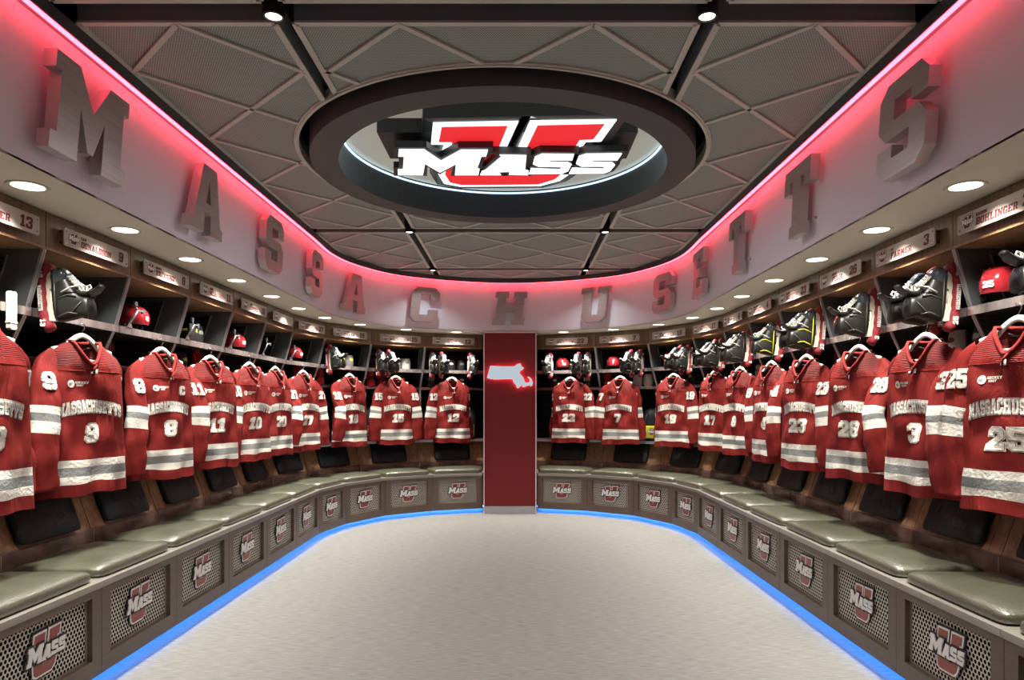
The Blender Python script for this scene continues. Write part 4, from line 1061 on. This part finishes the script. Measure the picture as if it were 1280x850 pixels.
def make_pad(main, second):
    """curved shin or elbow pad standing on edge"""
    t = thing('protective_pad', 'p', 'pad', (0, 0, 0), 0, 'curved protective pads on the shelves')
    b = MB(); rows = []
    for i in range(9):
        z = .165*i/8; r = .062+.010*math.sin(PI*i/8)
        rows.append([(r*math.cos(a), -.02-r*math.sin(a)*1.05, z) for a in [.25+(PI-.5)*q/14 for q in range(15)]]+[((r-.012)*math.cos(a), -.02-(r-.012)*math.sin(a)*1.05, z) for a in [PI-.25-(PI-.5)*q/14 for q in range(15)]])
    b.grid(rows, M[main], True, cap=False); b.obj('shell', t)
    b = MB(); b.ell((0,-.072,.105),(.040,.024,.042), M[second], 10, 14); b.obj('knee_cap', t)
    b = MB()
    for z in (.04, .12): b.tube([(-.058,-.03,z),(-.04,.03,z),(.04,.03,z),(.058,-.03,z)], .006, M[second], 6)
    b.obj('strap', t)
    return t
def make_bag(main, second):
    t = thing('equipment_bag', 'b', 'bag', (0, 0, 0), 0, 'equipment bags in the lower cubbies')
    b = MB(); rows = []
    for z, rx, ry in [(0,.13,.10),(.02,.16,.125),(.15,.17,.13),(.30,.165,.125),(.40,.13,.10),(.44,.07,.05)]:
        r = se_ring(0, 0, rx, ry, z, 26, .6); rows.append([(x+.006*math.sin(9*y*10+z*14), y+.008*math.sin(x*40+z*20), zz) for x, y, zz in r])
    b.grid(rows, M[main], True, cap=True); b.obj('body', t)
    b = MB(); rows = [se_ring(0, -.115, .12, .035, z, 18, .6) for z in (.03, .05, .18, .20)]; b.grid(rows, M[second], True, cap=True); b.obj('pocket', t)
    b = MB()
    for sx in (-1, 1): b.tube([(sx*.07,-.10,.40),(sx*.085,-.145,.30),(sx*.09,-.150,.12),(sx*.07,-.12,.03)], .010, M['padblack'], 8, flat=.4)
    b.tube([(-.03,0,.435),(-.02,0,.475),(.02,0,.475),(.03,0,.435)], .008, M['padblack'], 8); b.obj('strap', t)
    b = MB(); badge(b, .07, 0, .12, -.152, .001, M['brick'], M['wht'], M['blackink']); b.obj('badge', t)
    return t
def make_shoulder_pad():
    t = thing('shoulder_pads', 's', 'pads', (0, 0, 0), 0, None)
    b = MB()
    for sx in (-1, 1):
        b.ell((sx*.09,0,.07),(.085,.085,.065), M['padwhite'], 10, 16, p=.8)
        b.tube([(sx*.03,-.07,.10),(sx*.08,-.095,.10),(sx*.15,-.07,.08),(sx*.17,0,.06)], .008, M['padblack'], 8)
    b.obj('shoulder_cup', t)
    b = MB(); b.ell((0,-.02,.045),(.10,.07,.042), M['padgray'], 8, 14, p=.7); b.obj('chest_plate', t)
    b = MB()
    for sx in (-1, 1): b.tube([(sx*.02,-.09,.06),(sx*.06,-.11,.03),(sx*.12,-.10,.02),(sx*.15,-.05,.03)], .006, M['lace'], 8)
    b.obj('strap', t)
    return t
Z1, Z2, Z3 = 1.886, 1.666, .954
protos = {}
def get(kind, *a):
    key = (kind.__name__,)+a
    if key in protos: return copy_tree(protos[key])
    protos[key] = kind(*a); return protos[key]
def put(o, st, x, y, z, rot, label, group=True):
    o.matrix_world = Matrix.Translation(sp(st, x, y, z)) @ Matrix.Rotation(st['rz'], 4, 'Z') @ rot
    o['label'] = label; return o
def sk_rot(side, tilt=0, lean=0):
    g = 1 if side == 'L' else -1
    # skate x->Z, skate z->g*X, skate y->-g*Y
    R_ = Matrix(((0,-1,0,0),(0,0,-1,0),(1,0,0,0),(0,0,0,1)))   # toe up, opening towards the room
    return Matrix.Rotation(math.radians(lean), 4, 'Z') @ Matrix.Rotation(math.radians(tilt), 4, 'X') @ R_
I4 = Matrix.Identity(4)
def RZ(a): return Matrix.Rotation(math.radians(a), 4, 'Z')
def nm_of(side, k): return 'number %s %s-run stall' % (NUM[side][k], 'left' if side == 'L' else 'right')
# stall : (skates, helmet, bracket)
SK = {('L',2):('13','boot_gray'),('L',8):('18','boot_gray'),('L',9):('15','boot_gray'),('L',10):('12','padwhite'),('R',1):('25','boot_gray'),('R',2):('25','boot_gray'),('R',3):('3','boot_gray'),('R',4):('23','yellow'),
      ('R',5):('4','yellow'),('R',6):('6','boot_gray'),('R',7):('17','boot_gray'),('R',8):('19','boot_gray'),('R',9):('7','padwhite'),('R',10):('22','padwhite')}
SK = {kk: [(a_, b_, 0)]+([] if kk in (('L',2),('L',8),('R',1),('R',3),('R',5)) else [(a_, b_, 1)])+([(a_, b_, 9)] if kk[1] == 10 else []) for kk, (a_, b_) in SK.items()}
for (side, k), lst in SK.items():
    st = stalls[side, k]; g = 1 if side == 'L' else -1; near = -g*(st['w']/2)
    t = thing('skate_bracket', 'small steel peg bracket holding the skates, '+nm_of(side, k), 'bracket', sp(st, near+g*.05, .357, 1.945), st['rz'], 'peg brackets for skates')
    b = MB(); b.tube([(g*.02,.03,-.04),(g*.02,-.01,-.035),(g*.02,-.03,0)], .0055, M['alu'], 8); b.obj('peg', t)
    b = MB(); b.tube([(-g*.0,-.03,0),(g*.15,-.03,0)], .006, M['gray'], 12); b.obj('cross_bar', t)
    for (num, trim, i) in lst:
        o = get(make_skate, num, trim)
        x = near+g*(.05+.135*i)*(1 if i < 5 else 0)+(g*(st['w']-.09) if i == 9 else 0); y = .262
        put(o, st, x, y, 1.965, sk_rot(side, -4+3*(i % 2), (-3 if i == 0 else 4)*g),
            'black skate hung toe up, maroon blade cover, %s, %s' % (nm_of(side, k), {0: 'nearer divider', 1: 'inner one', 9: 'beside the pillar'}[i]) if len(lst) > 1 else 'black skate hung toe up with maroon blade cover, '+nm_of(side, k))
HM = {('L',3): (-.02,.50,20), ('L',5): (.15,.52,10), ('L',7): (-.02,.50,25), ('R',1): (-.26,.46,0), ('R',2): (-.26,.46,-20), ('R',3): (-.25,.46,-10), ('R',5): (-.24,.47,0), ('R',7): (-.18,.50,0), ('R',8): (-.18,.48,-10), ('R',9): (-.20,.48,0), ('R',10): (-.12,.48,0), ('L',8): (.0,.6,0)}
for (side, k), (x, y, a) in HM.items():
    if (side, k) == ('L',8): continue
    st = stalls[side, k]
    put(get(make_helmet, NUM[side][k]), st, x, y, Z1+.105, RZ(a+155 if side == 'L' else a-155), 'glossy maroon hockey helmet on the upper shelf, '+nm_of(side, k))
for (side, k) in (('L',3),('L',4),('L',5),('L',6),('L',7),('R',4)):
    st = stalls[side, k]
    lab = 'forked metal helmet bracket on the upper shelf, '+(nm_of(side, k) if (side, k) != ('L',6) else 'left-run stall under the blank plate')
    put(get(make_bracket), st, -.27 if side == 'L' else .0, .355, 1.905, I4, lab)
# middle shelf and other gear
def gl(side, k, x, a, main, second, what, y=.60, z=Z2):
    put(get(make_glove, main, second), stalls[side, k], x, y-.02, z+.13, RZ(180+a) @ Matrix.Rotation(-PI/2, 4, 'X'), '%s hockey glove on the middle shelf, %s, %s' % (what, ('left' if x < 0 else 'right')+' side', nm_of(side, k)))
gl('L',4,.24,10,'redcloth','maroon','bright red'); gl('L',7,.20,-10,'redcloth','maroon','bright red')
gl('L',8,-.24,0,'redcloth','maroon','bright red'); gl('L',9,-.30,0,'redcloth','padblack','bright red'); gl('L',9,-.14,5,'redcloth','padblack','inner bright red')
gl('R',1,.12,0,'redcloth','maroon','bright red'); gl('R',4,.22,0,'redcloth','maroon','bright red'); gl('R',5,.20,8,'redcloth','padblack','bright red'); gl('R',9,-.30,0,'redcloth','maroon','bright red')
gl('L',10,-.25,0,'padblack','padgray','black'); gl('R',10,.22,0,'padblack','padwhite','black'); gl('R',7,.2,0,'redcloth','padblack','red and black')
gl('L',3,-.25,0,'padblack','maroon','maroon-trimmed black'); gl('L',6,.2,0,'redcloth','maroon','bright red') if False else None
def pd(side, k, x, y, z, a, main, second, what, tilt=0):
    put(get(make_pad, main, second), stalls[side, k], x, y, z, RZ(a) @ Matrix.Rotation(math.radians(tilt), 4, 'X'), what+', '+nm_of(side, k))
pd('R',2,.22,.60,Z2,0,'padblack','padwhite','black pad with white cap on the middle shelf'); pd('R',2,-.02,.62,Z2,0,'padwhite','maroon','white pad with maroon cap on the middle shelf')
pd('L',4,-.20,.60,Z2,0,'padblack','yellow','black pad with yellow cap on the middle shelf'); pd('L',4,.02,.60,Z2,0,'padblack','yellow','inner black pad with yellow cap, middle shelf')
pd('L',4,-.03,.50,Z1,20,'padblack','yellow','black pad with yellow cap on the upper shelf'); pd('L',4,.13,.52,Z1,-10,'padblack','padgray','black pad with grey cap on the upper shelf')
pd('L',8,.06,.52,Z1,0,'padwhite','yellow','white pad with yellow cap on the upper shelf'); pd('L',8,.21,.52,Z1,0,'padgray','yellow','grey pad with yellow cap on the upper shelf')
pd('L',9,.06,.55,Z1,0,'padgray','padwhite','grey pad with white cap on the upper shelf'); pd('L',9,.20,.55,Z1,0,'padwhite','padgray','white pad with grey cap on the upper shelf')
pd('L',10,.02,.55,Z1,0,'padblack','padwhite','black pad with white cap on the upper shelf'); pd('L',10,.17,.55,Z1,0,'padblack','padgray','black pad with grey cap on the upper shelf')
pd('L',10,.18,.58,Z2,0,'padblack','padwhite','black pad with white cap on the middle shelf'); pd('R',10,-.24,.60,Z2,0,'padblack','padwhite','black pad with white cap on the middle shelf')
pd('R',10,.02,.55,Z1,0,'padblack','padwhite','black pad with white cap on the upper shelf'); pd('R',9,-.0,.55,Z1,0,'padblack','padwhite','black pad with white cap on the upper shelf')
pd('R',9,.12,.60,Z2,0,'padwhite','padwhite','white pad on the middle shelf, left one'); pd('R',9,.27,.60,Z2,0,'padwhite','padwhite','white pad on the middle shelf, right one')
pd('R',8,.10,.60,Z2,0,'padblack','yellow','black pad with yellow cap on the middle shelf'); pd('L',9,.16,.60,Z2,0,'padblack','yellow','black pad with yellow cap on the middle shelf')
pd('R',6,-.05,.60,Z2,0,'padwhite','maroon','white pad with maroon cap on the middle shelf'); pd('R',3,.02,.60,Z1,0,'padblack','padgray','black pad with grey cap on the upper shelf')
o = get(make_shoulder_pad); put(o, stalls['L',1], .06, .53, Z1, RZ(8), 'white and black shoulder pads on the upper shelf at the left edge of the picture')
for (side, k, x, main, second, what) in (('L',10,-.28,'padblack','maroon','black and maroon'),('L',9,-.30,'padblack','maroon','black and maroon'),('L',8,-.28,'padblack','blue','black and blue'),('R',9,.30,'padblack','yellow','black and yellow'),('R',10,.27,'padblack','yellow','black and yellow'),('L',10,.27,'padblack','yellow','black and yellow')):
    put(get(make_bag, main, second), stalls[side, k], x, .74, Z3, I4, '%s equipment bag standing in the lower cubby, %s' % (what, nm_of(side, k)))
st = stalls['L', 1]
t = thing('blade_guard', 'plain white blade guard hanging from the shelf edge at the left of the picture', 'blade guard', sp(st, .23, .345, 1.775), st['rz'])
b = MB(); b.bbox((-.022,-.012,0),(.022,.010,.185), M['holder'], .008); b.obj('guard_body', t)
b = MB(); b.bbox((-.025,-.014,.030),(.025,.012,.040), M['padwhite'], .003); b.obj('guard_band', t)
